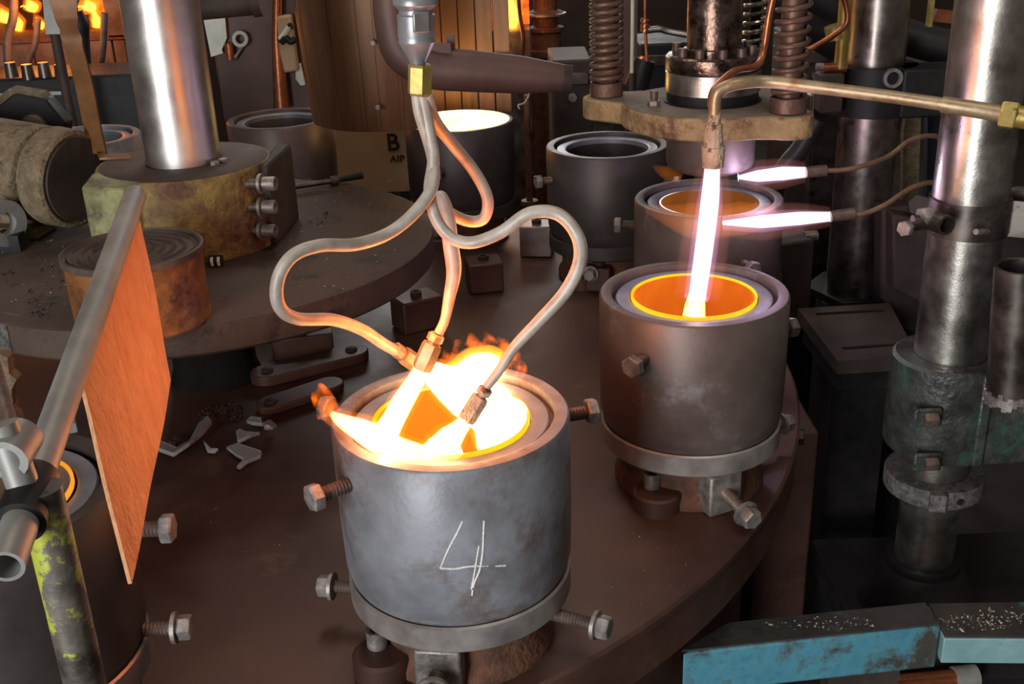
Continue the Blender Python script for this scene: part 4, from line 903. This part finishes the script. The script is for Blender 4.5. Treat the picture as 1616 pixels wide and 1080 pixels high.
# post below
rp_ = on_z(832, 330, 0.0); rr = thing('thin_post', 'thin drab upright post below the duct mouth', 'post', on_z(836, 322, 0))
b_ = on_z(836, 322, 0.0)
MB().cyl(b_, V((b_.x, b_.y, on_y(822, 150, b_.y).z)), 0.010, 0.009, 16).build('post_shaft', m_rust, rr)
MB().cyl(b_, b_ + V((0, 0, 0.012)), 0.028, 0.026, 20).build('post_foot', m_table, rr)
# carton
k0, k1, kz = on_y(523, 290, 3.75), on_y(660, 290, 3.75), on_y(590, 196, 3.75).z
kb = on_y(590, 305, 3.75).z
cb = thing('carton', 'brown cardboard carton printed with a bold B between two moulds', 'carton', ((k0.x + k1.x) / 2, 3.85, kb))
MB().box(((k0.x + k1.x) / 2, 3.87, (kz + kb) / 2), (k1.x - k0.x, 0.24, kz - kb)).build('box', m_card, cb, bevel=0.003)
def text(body, px, py, size, parent, y, xs=1.0, nm='lettering'):
    cu = bpy.data.curves.new(nm, 'FONT'); cu.body = body; cu.size = size; cu.extrude = 0.0006; cu.align_x = 'CENTER'; cu.align_y = 'CENTER'
    cu.offset = size * 0.02
    o = bpy.data.objects.new(nm, cu)
    me = bpy.data.meshes.new_from_object(o); bpy.data.objects.remove(o)
    me.materials.append(m_ink)
    o = bpy.data.objects.new(nm, me); COL.objects.link(o); o.parent = parent
    p = on_y(px, py, y); o.location = p - WO[parent.name]; o.rotation_euler = (pi / 2, 0, 0); o.scale = (xs, 1, 1); WO[o.name] = WO[parent.name]
    return o
text('B', 620, 226, 0.083, cb, 3.7485, 0.95); text('AIP', 627, 251, 0.032, cb, 3.7485, 1.1)
ck_ = thing('carton_stand', 'dark stand under the cardboard carton', 'stand', ((k0.x + k1.x) / 2, 3.87, FLOOR_Z))
MB().box(((k0.x + k1.x) / 2, 3.87, kb - 0.022), (0.5, 0.24, 0.04)).build('stand_top', m_soot, ck_)
for sx in (-1, 1):
    for sy in (-1, 1): MB().box(((k0.x + k1.x) / 2 + sx * 0.21, 3.87 + sy * .09, (kb - .042 + FLOOR_Z) / 2), (0.05, 0.05, kb - .042 - FLOOR_Z)).build('leg', m_soot, ck_)

# ================================================================== FURNACES
FY = 4.6
fa0, fa1 = on_y(-60, 60, FY), on_y(196, 60, FY); fzb = on_y(90, 66, FY).z; flo = on_y(90, 150, FY).z
fu = thing('furnace', 'open glass furnace blazing at the upper left', 'furnace', ((fa0.x + fa1.x) / 2, FY + .4, FLOOR_Z))
w = fa1.x - fa0.x; cxm = (fa0.x + fa1.x) / 2
MB().box((cxm, FY + 0.45, (flo + FLOOR_Z) / 2), (w, 0.9, flo - FLOOR_Z)).build('furnace_base', m_soot, fu)
bh = (fzb - flo) / 2
for row in range(2):
    for k in range(6):
        off = 0 if row == 0 else w / 12
        MB().box((fa0.x + w / 6 * (k + .5) + (off if k < 5 else off / 2), FY + 0.10 + random.uniform(0, .012), flo + bh * (row + .5)), ((w / 6 if k < 5 or row == 0 else w / 12) - .006, 0.2, bh - .006)).build('brick', m_brick, fu, bevel=0.004)
MB().box((cxm, FY + 0.45, fzb + 0.008), (w, 0.9, 0.016)).build('hearth_sill', m_rust, fu)
MB().box((cxm, FY + 0.86, fzb + 0.3), (w, 0.04, 0.6)).build('glowing_back', g_furn, fu)
for sx in (-1, 1): MB().box((cxm + sx * w / 2, FY + 0.45, fzb + 0.32), (0.12, 0.9, 0.62)).build('furnace_cheek', m_brick, fu)
MB().box((cxm, FY + 0.45, fzb + 0.66), (w + .2, 0.95, 0.08)).build('furnace_crown', m_brick, fu)
for k, (px, py, h_, r_) in enumerate(((28, 44, .075, .026), (62, 40, .05, .022), (152, 40, .085, .022), (174, 30, .06, .024), (8, 30, .06, .03), (48, 12, .05, .03), (140, 12, .05, .03))):
    p = on_y(px, py + 6, FY + 0.25); p.z = max(p.z, fzb + 0.02)
    fl = thing('furnace_flame', ('lower furnace flame between the far left hose and the arched hose', 'small furnace flame between the arched hose and the grey hood', 'tall furnace flame just right of the fat dark pipe',
        'furnace flame nearest the polished post', 'furnace flame touching the left picture edge', 'upper furnace flame above the arched hose', 'upper furnace flame right of the strap top')[k], 'flame', p, 'flames in the upper left furnace')
    MB().tube(spl([p, p + V((0.006, 0, h_ * .4)), p + V((-0.006, 0, h_))], 5), lerps([r_ * .7, r_, 0.004], 11), 12, True, 1, .2, 20).build('flame_core', f_far, fl)
    MB().tube(spl([p, p + V((0.006, 0, h_ * .5)), p + V((-0.01, 0, h_ * 1.35))], 5), lerps([r_ * 1.1, r_ * 1.5, 0.006], 11), 12, True, 1, .2, 20).build('flame_fringe', f_fringe, fl)
for k, (a_, b_, r_) in enumerate((((22, -20), (12, 70), .016), ((60, 30), (42, 110), .012), ((165, 20), (150, 150), .013), ((118, 20), (128, 60), .030))):
    FH = FY - (.25 if k != 3 else .345)
    pts = [on_y(a_[0], a_[1], FH), on_y((a_[0] * .5 + b_[0] * .5) + 4, (a_[1] + b_[1]) / 2, FH), on_y(b_[0], b_[1], FH), on_y(b_[0] + 4, b_[1] + 60, FH - .03)]
    ho = thing('furnace_hose', ('grey hose crossing the far left of the furnace mouth', 'thin arched hose in front of the furnace bricks', 'long hose hanging right of the brown strap', 'fat dark pipe before the middle of the furnace')[k], 'hose', pts[-1], 'hoses in front of the furnace')
    MB().tube(spl(pts, 8), r_, 12).build('hose_run', m_greyrub if k != 3 else m_black, ho)
    MB().cyl(pts[-1], V((pts[-1].x, pts[-1].y, FLOOR_Z)), r_ * 1.3, None, 12).build('hose_stand', m_soot, ho)
# grey hood above strap
hd = thing('grey_hood', 'grey sheet hood in front of the furnace mouth', 'hood', on_y(85, 50, 3.66))
MB().prism([on_y(*p, 3.65) for p in ((62, -60), (72, 54), (98, 54), (128, -10), (128, -60))], (0, 0.02, 0)).build('hood_sheet', m_pipe, hd)
MB().cyl(on_y(86, 50, 3.675), V((on_y(86, 50, 3.675).x, 3.675, FLOOR_Z)), 0.016, None, 14).build('hood_post', m_soot, hd)
# low machinery bank behind the motor
lb = thing('machine_bank', 'dark low machinery bank below the furnace bricks', 'machine', on_y(90, 200, 3.95))
mz = on_y(90, 118, 3.95).z
MB().box((on_y(90, 150, 3.95).x, 4.05, (mz + FLOOR_Z) / 2), (0.85, 0.3, mz - FLOOR_Z)).build('bank_body', m_black, lb, bevel=0.01)
MB().box((on_y(40, 150, 3.9).x, 3.885, on_y(40, 148, 3.89).z), (0.3, 0.02, 0.012)).build('bank_rail', m_pipe, lb)
for k in range(4):
    p = on_y(20 + 26 * k, 122 + 3 * (k % 2), 3.88); MB().cyl(p, p + V((0, 0, 0.05)), 0.022, 0.018, 14).build('bank_valve', m_darksteel, lb)

# second furnace with flame, centre rear
F2 = 4.4
pz = on_y(810, 48, F2).z
f2 = thing('side_furnace', 'small flaming burner box above the duct', 'furnace', on_y(810, 60, F2))
xa, xb = on_y(786, 50, F2).x, on_y(838, 50, F2).x
MB().box(((xa + xb) / 2, F2 + .1, (pz + FLOOR_Z) / 2), (xb - xa, 0.2, pz - FLOOR_Z)).build('box_base', m_darksteel, f2, bevel=0.005)
MB().box((xa - .015, F2 + .1, pz + .12), (0.03, 0.2, 0.24)).build('box_side', m_rust, f2)
MB().box(((xa + xb) / 2, F2 + .19, pz + .15), (xb - xa, 0.02, 0.3)).build('glowing_back', g_furn, f2)
fl = thing('box_flame', 'tall yellow-white flame in the burner box above the duct', 'flame', on_y(808, 46, F2 + .06))
b_ = on_y(808, 47, F2 + .06)
MB().tube(spl([b_, b_ + V((0.004, 0, .05)), b_ + V((-.006, 0, .11)), b_ + V((0, 0, .17))], 5), lerps([.018, .027, .018, .003], 16), 14, True, 1, .15, 20).build('flame_core', f_far, fl)
MB().tube(spl([b_, b_ + V((0.004, 0, .06)), b_ + V((-.006, 0, .13)), b_ + V((0, 0, .2))], 5), lerps([.032, .045, .03, .005], 16), 14, True, 1, .15, 20).build('flame_fringe', f_fringe, fl)
cu_ = thing('curved_wire', 'orange-lit wire bending down in front of the burner box', 'wire', on_y(824, 90, 4.2))
MB().tube(spl([on_y(816, -40, 4.2), on_y(820, 20, 4.2), on_y(826, 60, 4.2), on_y(823, 92, 4.2)], 6), 0.0075, 10).build('wire', m_copper, cu_)
mc = on_y(862, 70, 4.7)
mq = thing('stacked_machine', 'squat orange-lit machine of stacked flanges right of the burner box', 'machine', (mc.x, mc.y, FLOOR_Z))
MB().lathe([(0, FLOOR_Z), (0.075, FLOOR_Z), (0.075, mc.z - 0.05), (0.085, mc.z - 0.045), (0.085, mc.z - 0.02), (0.07, mc.z - .015), (0.062, mc.z + .05), (0.075, mc.z + .055), (0.075, mc.z + .07), (0.05, mc.z + .075), (0.05, mc.z + .11), (0.075, mc.z + .115), (0.075, mc.z + .13), (0.05, mc.z + .14), (0.05, mc.z + .3), (0, mc.z + .3)], (mc.x, mc.y, 0), seg=36).build('flange_stack', m_rust, mq)
MB().lathe([(0.076, mc.z + .116), (0.085, mc.z + .118), (0.085, mc.z + .126), (0.076, mc.z + .128)], (mc.x, mc.y, 0), seg=36).build('bright_flange', m_bolt, mq)
# generic dark machines right of it
def rack(label, y, x0p, x1p, top, m, legs=True):
    a_, b_ = on_y(x0p, top, y), on_y(x1p, top, y)
    t = thing('machine_cabinet', label, 'machine', ((a_.x + b_.x) / 2, y + .15, FLOOR_Z), 'dark machines at the back')
    MB().box(((a_.x + b_.x) / 2, y + .15, (a_.z + FLOOR_Z) / 2), (b_.x - a_.x, 0.3, a_.z - FLOOR_Z)).build('cabinet_body', m, t, bevel=0.008)
    MB().box(((a_.x + b_.x) / 2, y - .006, a_.z - 0.06), ((b_.x - a_.x) * .8, 0.012, 0.04)).build('cabinet_panel', m_darksteel, t, bevel=0.003)
    MB().cyl(((a_.x + b_.x) / 2, y - .02, a_.z - .12), ((a_.x + b_.x) / 2, y, a_.z - .12), 0.014, None, 12).build('cabinet_knob', m_bolt, t)
rack('low dark machine cabinet between duct mouth and left spring', 3.7, 870, 935, 96, m_soot)
rack('broad dark cabinet behind the piston', 4.2, 1010, 1130, 70, m_black)
rack('dark cabinet behind the right spring', 3.6, 1255, 1325, 60, m_soot)
rack('tall brown cabinet behind the empty pale-rimmed mould', 4.0, 316, 484, -70, m_duct)
# pale poster / paper left
pw_ = on_y(340, 60, 3.95)
pp = thing('white_sheet', 'crumpled white sheet right of the polished post', 'paper', pw_)
MB().prism([on_y(*p, 3.975) for p in ((321, 30), (355, 26), (358, 60), (350, 78), (352, 84), (333, 90))], (0, 0.004, 0)).build('paper', m_white, pp)
vl = thing('copper_valve', 'glowing copper valve tube right of the white sheet', 'valve', on_y(363, 80, 3.975))
MB().tube([on_y(361, 68, 3.975), on_y(364, 94, 3.975)], 0.016, 14).build('valve_tube', m_copper, vl)
MB().lathe([(0.016, 0), (0.028, 0), (0.028, .012), (0.016, .012), (0.016, 0)], on_y(380, 62, 3.975), V((0, -1, 0.2)), 20).build('valve_wheel', m_pipe, vl)
MB().tube([on_y(386, 68, 3.975), on_y(370, 92, 3.975)], 0.005, 8).build('valve_lever', m_pipe, vl)
dp = thing('overhead_pipe', 'thick dark horizontal pipe right of the polished post top', 'pipe', on_y(365, 10, 3.2))
MB().tube([on_y(200, 22, 3.2), on_y(408, 2, 3.2)], 0.036, 24).build('pipe_run', m_soot, dp)
MB().cyl(on_y(398, 3, 3.2), on_y(412, 1, 3.2), 0.042, None, 24).build('pipe_flange', m_soot, dp)
lp = thing('bright_conduit', 'coppery vertical conduit against the browned cabinet', 'pipe', on_y(432, 160, 3.8))
MB().tube([on_y(438, -40, 3.965), on_y(437, 60, 3.965), on_y(445, 170, 3.965)], [0.016, 0.018, 0.030], 16).build('conduit', m_copper, lp)
gl = thing('paper_sack', 'pale paper sack with black scrawl left of the curved sheet', 'sack', on_y(455, 80, 3.95))
MB().prism([on_y(*p, 3.94) for p in ((436, 26), (458, 24), (470, 112), (448, 116), (440, 80))], (0, 0.05, 0)).build('sack', m_card, gl, bevel=0.008)
MB().tube(spl([on_y(443, 68, 3.932), on_y(450, 60, 3.932), on_y(458, 66, 3.932), on_y(466, 62, 3.932)], 6), 0.011, 8).build('scrawl', m_black, gl)
MB().tube(spl([on_y(452, 46, 3.932), on_y(458, 38, 3.932), on_y(462, 46, 3.932)], 6), 0.005, 8).build('scrawl', m_black, gl)
MB().tube(spl([on_y(442, 62, 3.934), on_y(450, 52, 3.934), on_y(456, 42, 3.934)], 6), 0.010, 8).build('pale_patch', m_white, gl)
wv = thing('white_rag', 'small white rag hanging left of the curved sheet', 'rag', on_y(472, 130, 3.97))
MB().prism([on_y(*p, 3.975) for p in ((466, 104), (474, 100), (482, 135), (474, 136), (466, 125))], (0, 0.02, 0)).build('rag', m_white, wv, bevel=0.004)

# right rear: fat black hoses, blue panel, white pipe, copper wires
fh = thing('fat_black_hose', 'fat black hose sloping across behind the bright column', 'hose', on_y(1400, 40, 2.75))
MB().tube(spl([on_y(1200, -60, 2.75), on_y(1300, -2, 2.75), on_y(1390, 42, 2.75), on_y(1480, 72, 2.72), on_y(1640, 96, 2.7)], 8), 0.042, 24).build('hose_run', m_rubber, fh)
fh2 = thing('lower_black_hose', 'second fat black hose sagging below the first', 'hose', on_y(1330, 60, 2.95))
MB().tube(spl([on_y(1230, -20, 2.95), on_y(1300, 48, 2.95), on_y(1400, 96, 2.95), on_y(1500, 120, 2.9), on_y(1650, 130, 2.9)], 8), 0.055, 24).build('hose_run', m_rubber, fh2)
bp = thing('blue_steel_sheet', 'dark blue steel panel left of the bright column', 'panel', on_y(1480, 200, 3.0))
MB().prism([on_y(*p, 3.0) for p in ((1466, 90), (1560, 100), (1550, 330), (1462, 320))], (0, 0.03, 0)).build('panel_sheet', m_bluegrey, bp)
MB().box((on_y(1500, 320, 3.02).x, 3.02, (on_y(1500, 320, 3.02).z + FLOOR_Z) / 2), (0.06, 0.03, on_y(1500, 320, 3.02).z - FLOOR_Z)).build('panel_leg', m_black, bp)
vp = thing('upright_bar', 'pale upright angle bar right of the dark press column', 'bar', on_y(1445, 330, 2.7))
MB().prism([on_y(*p, 2.7) for p in ((1436, 150), (1455, 145), (1448, 340), (1424, 340), (1426, 205))], (0, 0.02, 0)).build('bar', m_motor, vp)
MB().box((on_y(1436, 335, 2.71).x, 2.71, (on_y(1436, 335, 2.71).z + FLOOR_Z) / 2), (0.05, 0.03, on_y(1436, 335, 2.71).z - FLOOR_Z)).build('bar_foot', m_black, vp)
wpz = thing('white_conduit', 'thin pale upright conduit right of the left spring', 'pipe', on_y(998, 110, 3.1))
MB().tube([on_y(999, -60, 3.1), on_y(998, 60, 3.1), on_y(997, 115, 3.1)], 0.0052, 10).build('conduit', m_white, wpz)
MB().cyl(on_y(997, 115, 3.1), V((on_y(997, 115, 3.1).x, 3.1, FLOOR_Z)), 0.008, None, 10).build('conduit_stand', m_soot, wpz)
cw = thing('copper_line', 'copper line with orange union nuts between spring and piston', 'pipe', on_y(1017, 50, 3.0))
MB().tube([on_y(1018, -60, 3.0), on_y(1018, 40, 3.0), on_y(1021, 96, 3.0)], 0.0045, 10).build('line', m_copper, cw)
for py in (36, 44, 51): MB().lathe([(0, 0), (0.012, 0), (0.012, .010), (0, .010)], on_y(1017, py, 3.0), V((0.3, 0, 1)), 12).build('union_nut', m_copper, cw)
cyl2 = thing('canister', 'dark leaning canister right of the left spring foot', 'canister', on_y(1012, 130, 3.15))
MB().cyl(on_y(1004, 138, 3.15), on_y(1018, 94, 3.15), 0.034, 0.030, 28).build('canister_body', m_black, cyl2)
MB().cyl(on_y(1016, 96, 3.15), on_y(1018, 90, 3.15), 0.024, 0.014, 20).build('canister_cap', m_copper, cyl2)
zz = on_y(1004, 140, 3.15).z; MB().box((on_y(1004, 140, 3.15).x, 3.15, (zz + FLOOR_Z) / 2 - .01), (0.06, 0.05, zz - FLOOR_Z)).build('canister_bracket', m_black, cyl2)
sq = thing('square_post', 'dark square post right behind the left spring', 'post', on_y(988, 120, 3.35))
zz = on_y(988, 120, 3.35).z
MB().box((on_y(986, 60, 3.35).x, 3.35, zz + 0.4), (0.066, 0.066, 0.84)).build('post_bar', m_duct, sq)
MB().box((on_y(986, 60, 3.35).x, 3.35, (zz + FLOOR_Z) / 2 - .01), (0.08, 0.08, zz - FLOOR_Z - .02)).build('post_foot', m_black, sq)
lh = thing('steel_lever', 'bright bent lever pipe behind the piston', 'pipe', on_y(1060, 50, 3.0))
MB().tube(spl([on_y(1017, 49, 3.0), on_y(1040, 46, 3.0), on_y(1056, 50, 3.0), on_y(1100, 58, 2.99)], 6), 0.0085, 12).build('lever', m_polish2, lh)
ob = thing('orange_bracket', 'orange-brown angle bracket left of the bright column top', 'bracket', on_y(1490, 30, 2.5))
MB().box(on_y(1496, 26, 2.5), (0.06, 0.02, 0.026), Matrix.Rotation(radians(8), 3, 'Y')).build('bracket_arm', m_copper, ob)
MB().box(on_y(1469, 10, 2.5), (0.008, 0.02, 0.085)).build('bracket_upright', m_brass, ob)
fcw = thing('copper_loop', 'copper pipe bending round right of the right spring', 'pipe', on_y(1330, 40, 2.3))
MB().tube(spl([on_y(1262, 82, 2.3), on_y(1285, 74, 2.3), on_y(1318, 54, 2.3), on_y(1336, 36, 2.3), on_y(1336, 12, 2.3), on_y(1328, -20, 2.3), on_y(1320, -80, 2.3)], 8), 0.0060, 12).build('pipe_run', m_copper, fcw)
MB().tube(spl([on_y(1262, 82, 2.3), on_y(1240, 86, 2.3), on_y(1225, 84, 2.3)], 4), 0.0035, 8).build('thin_end', m_bolt, fcw)
hz = thing('lower_hose', 'dark blue-black hose leaning under the right end of the tan plate', 'hose', on_y(1240, 260, 2.5))
MB().tube(spl([on_y(1290, 190, 2.5), on_y(1262, 235, 2.5), on_y(1235, 270, 2.5), on_y(1215, 330, 2.52)], 6), 0.021, 18).build('hose_run', m_rubber, hz)
bx = thing('dark_block', 'plain dark upright block right of the mould under the plunger', 'block', on_y(1262, 480, 2.35))
MB().prism([on_y(*p, 2.38) for p in ((1232, 386), (1286, 378), (1276, 520), (1240, 540))], (0, 0.10, 0)).build('block_body', m_soot, bx, bevel=0.006)
MB().cyl(on_y(1270, 374, 2.42), on_y(1290, 372, 2.42), 0.012, None, 12).build('block_ring', m_bolt, bx)
MB().box((on_y(1258, 500, 2.42).x, 2.43, (on_y(1258, 500, 2.42).z + FLOOR_Z) / 2), (0.07, 0.08, on_y(1258, 500, 2.42).z - FLOOR_Z)).build('block_foot', m_black, bx)
wl = thing('machine_casing', 'mauve-grey machine side panel behind the pilot burners', 'panel', on_y(1290, 250, 2.75))
MB().prism([on_y(*p, 2.78) for p in ((1280, 150), (1330, 140), (1330, 420), (1276, 420))], (0, 0.06, 0)).build('panel_sheet', m_darksteel, wl, bevel=0.006)
MB().box((on_y(1300, 415, 2.81).x, 2.81, (on_y(1300, 415, 2.81).z + FLOOR_Z) / 2), (0.1, 0.05, on_y(1300, 415, 2.81).z - FLOOR_Z)).build('panel_foot', m_black, wl)
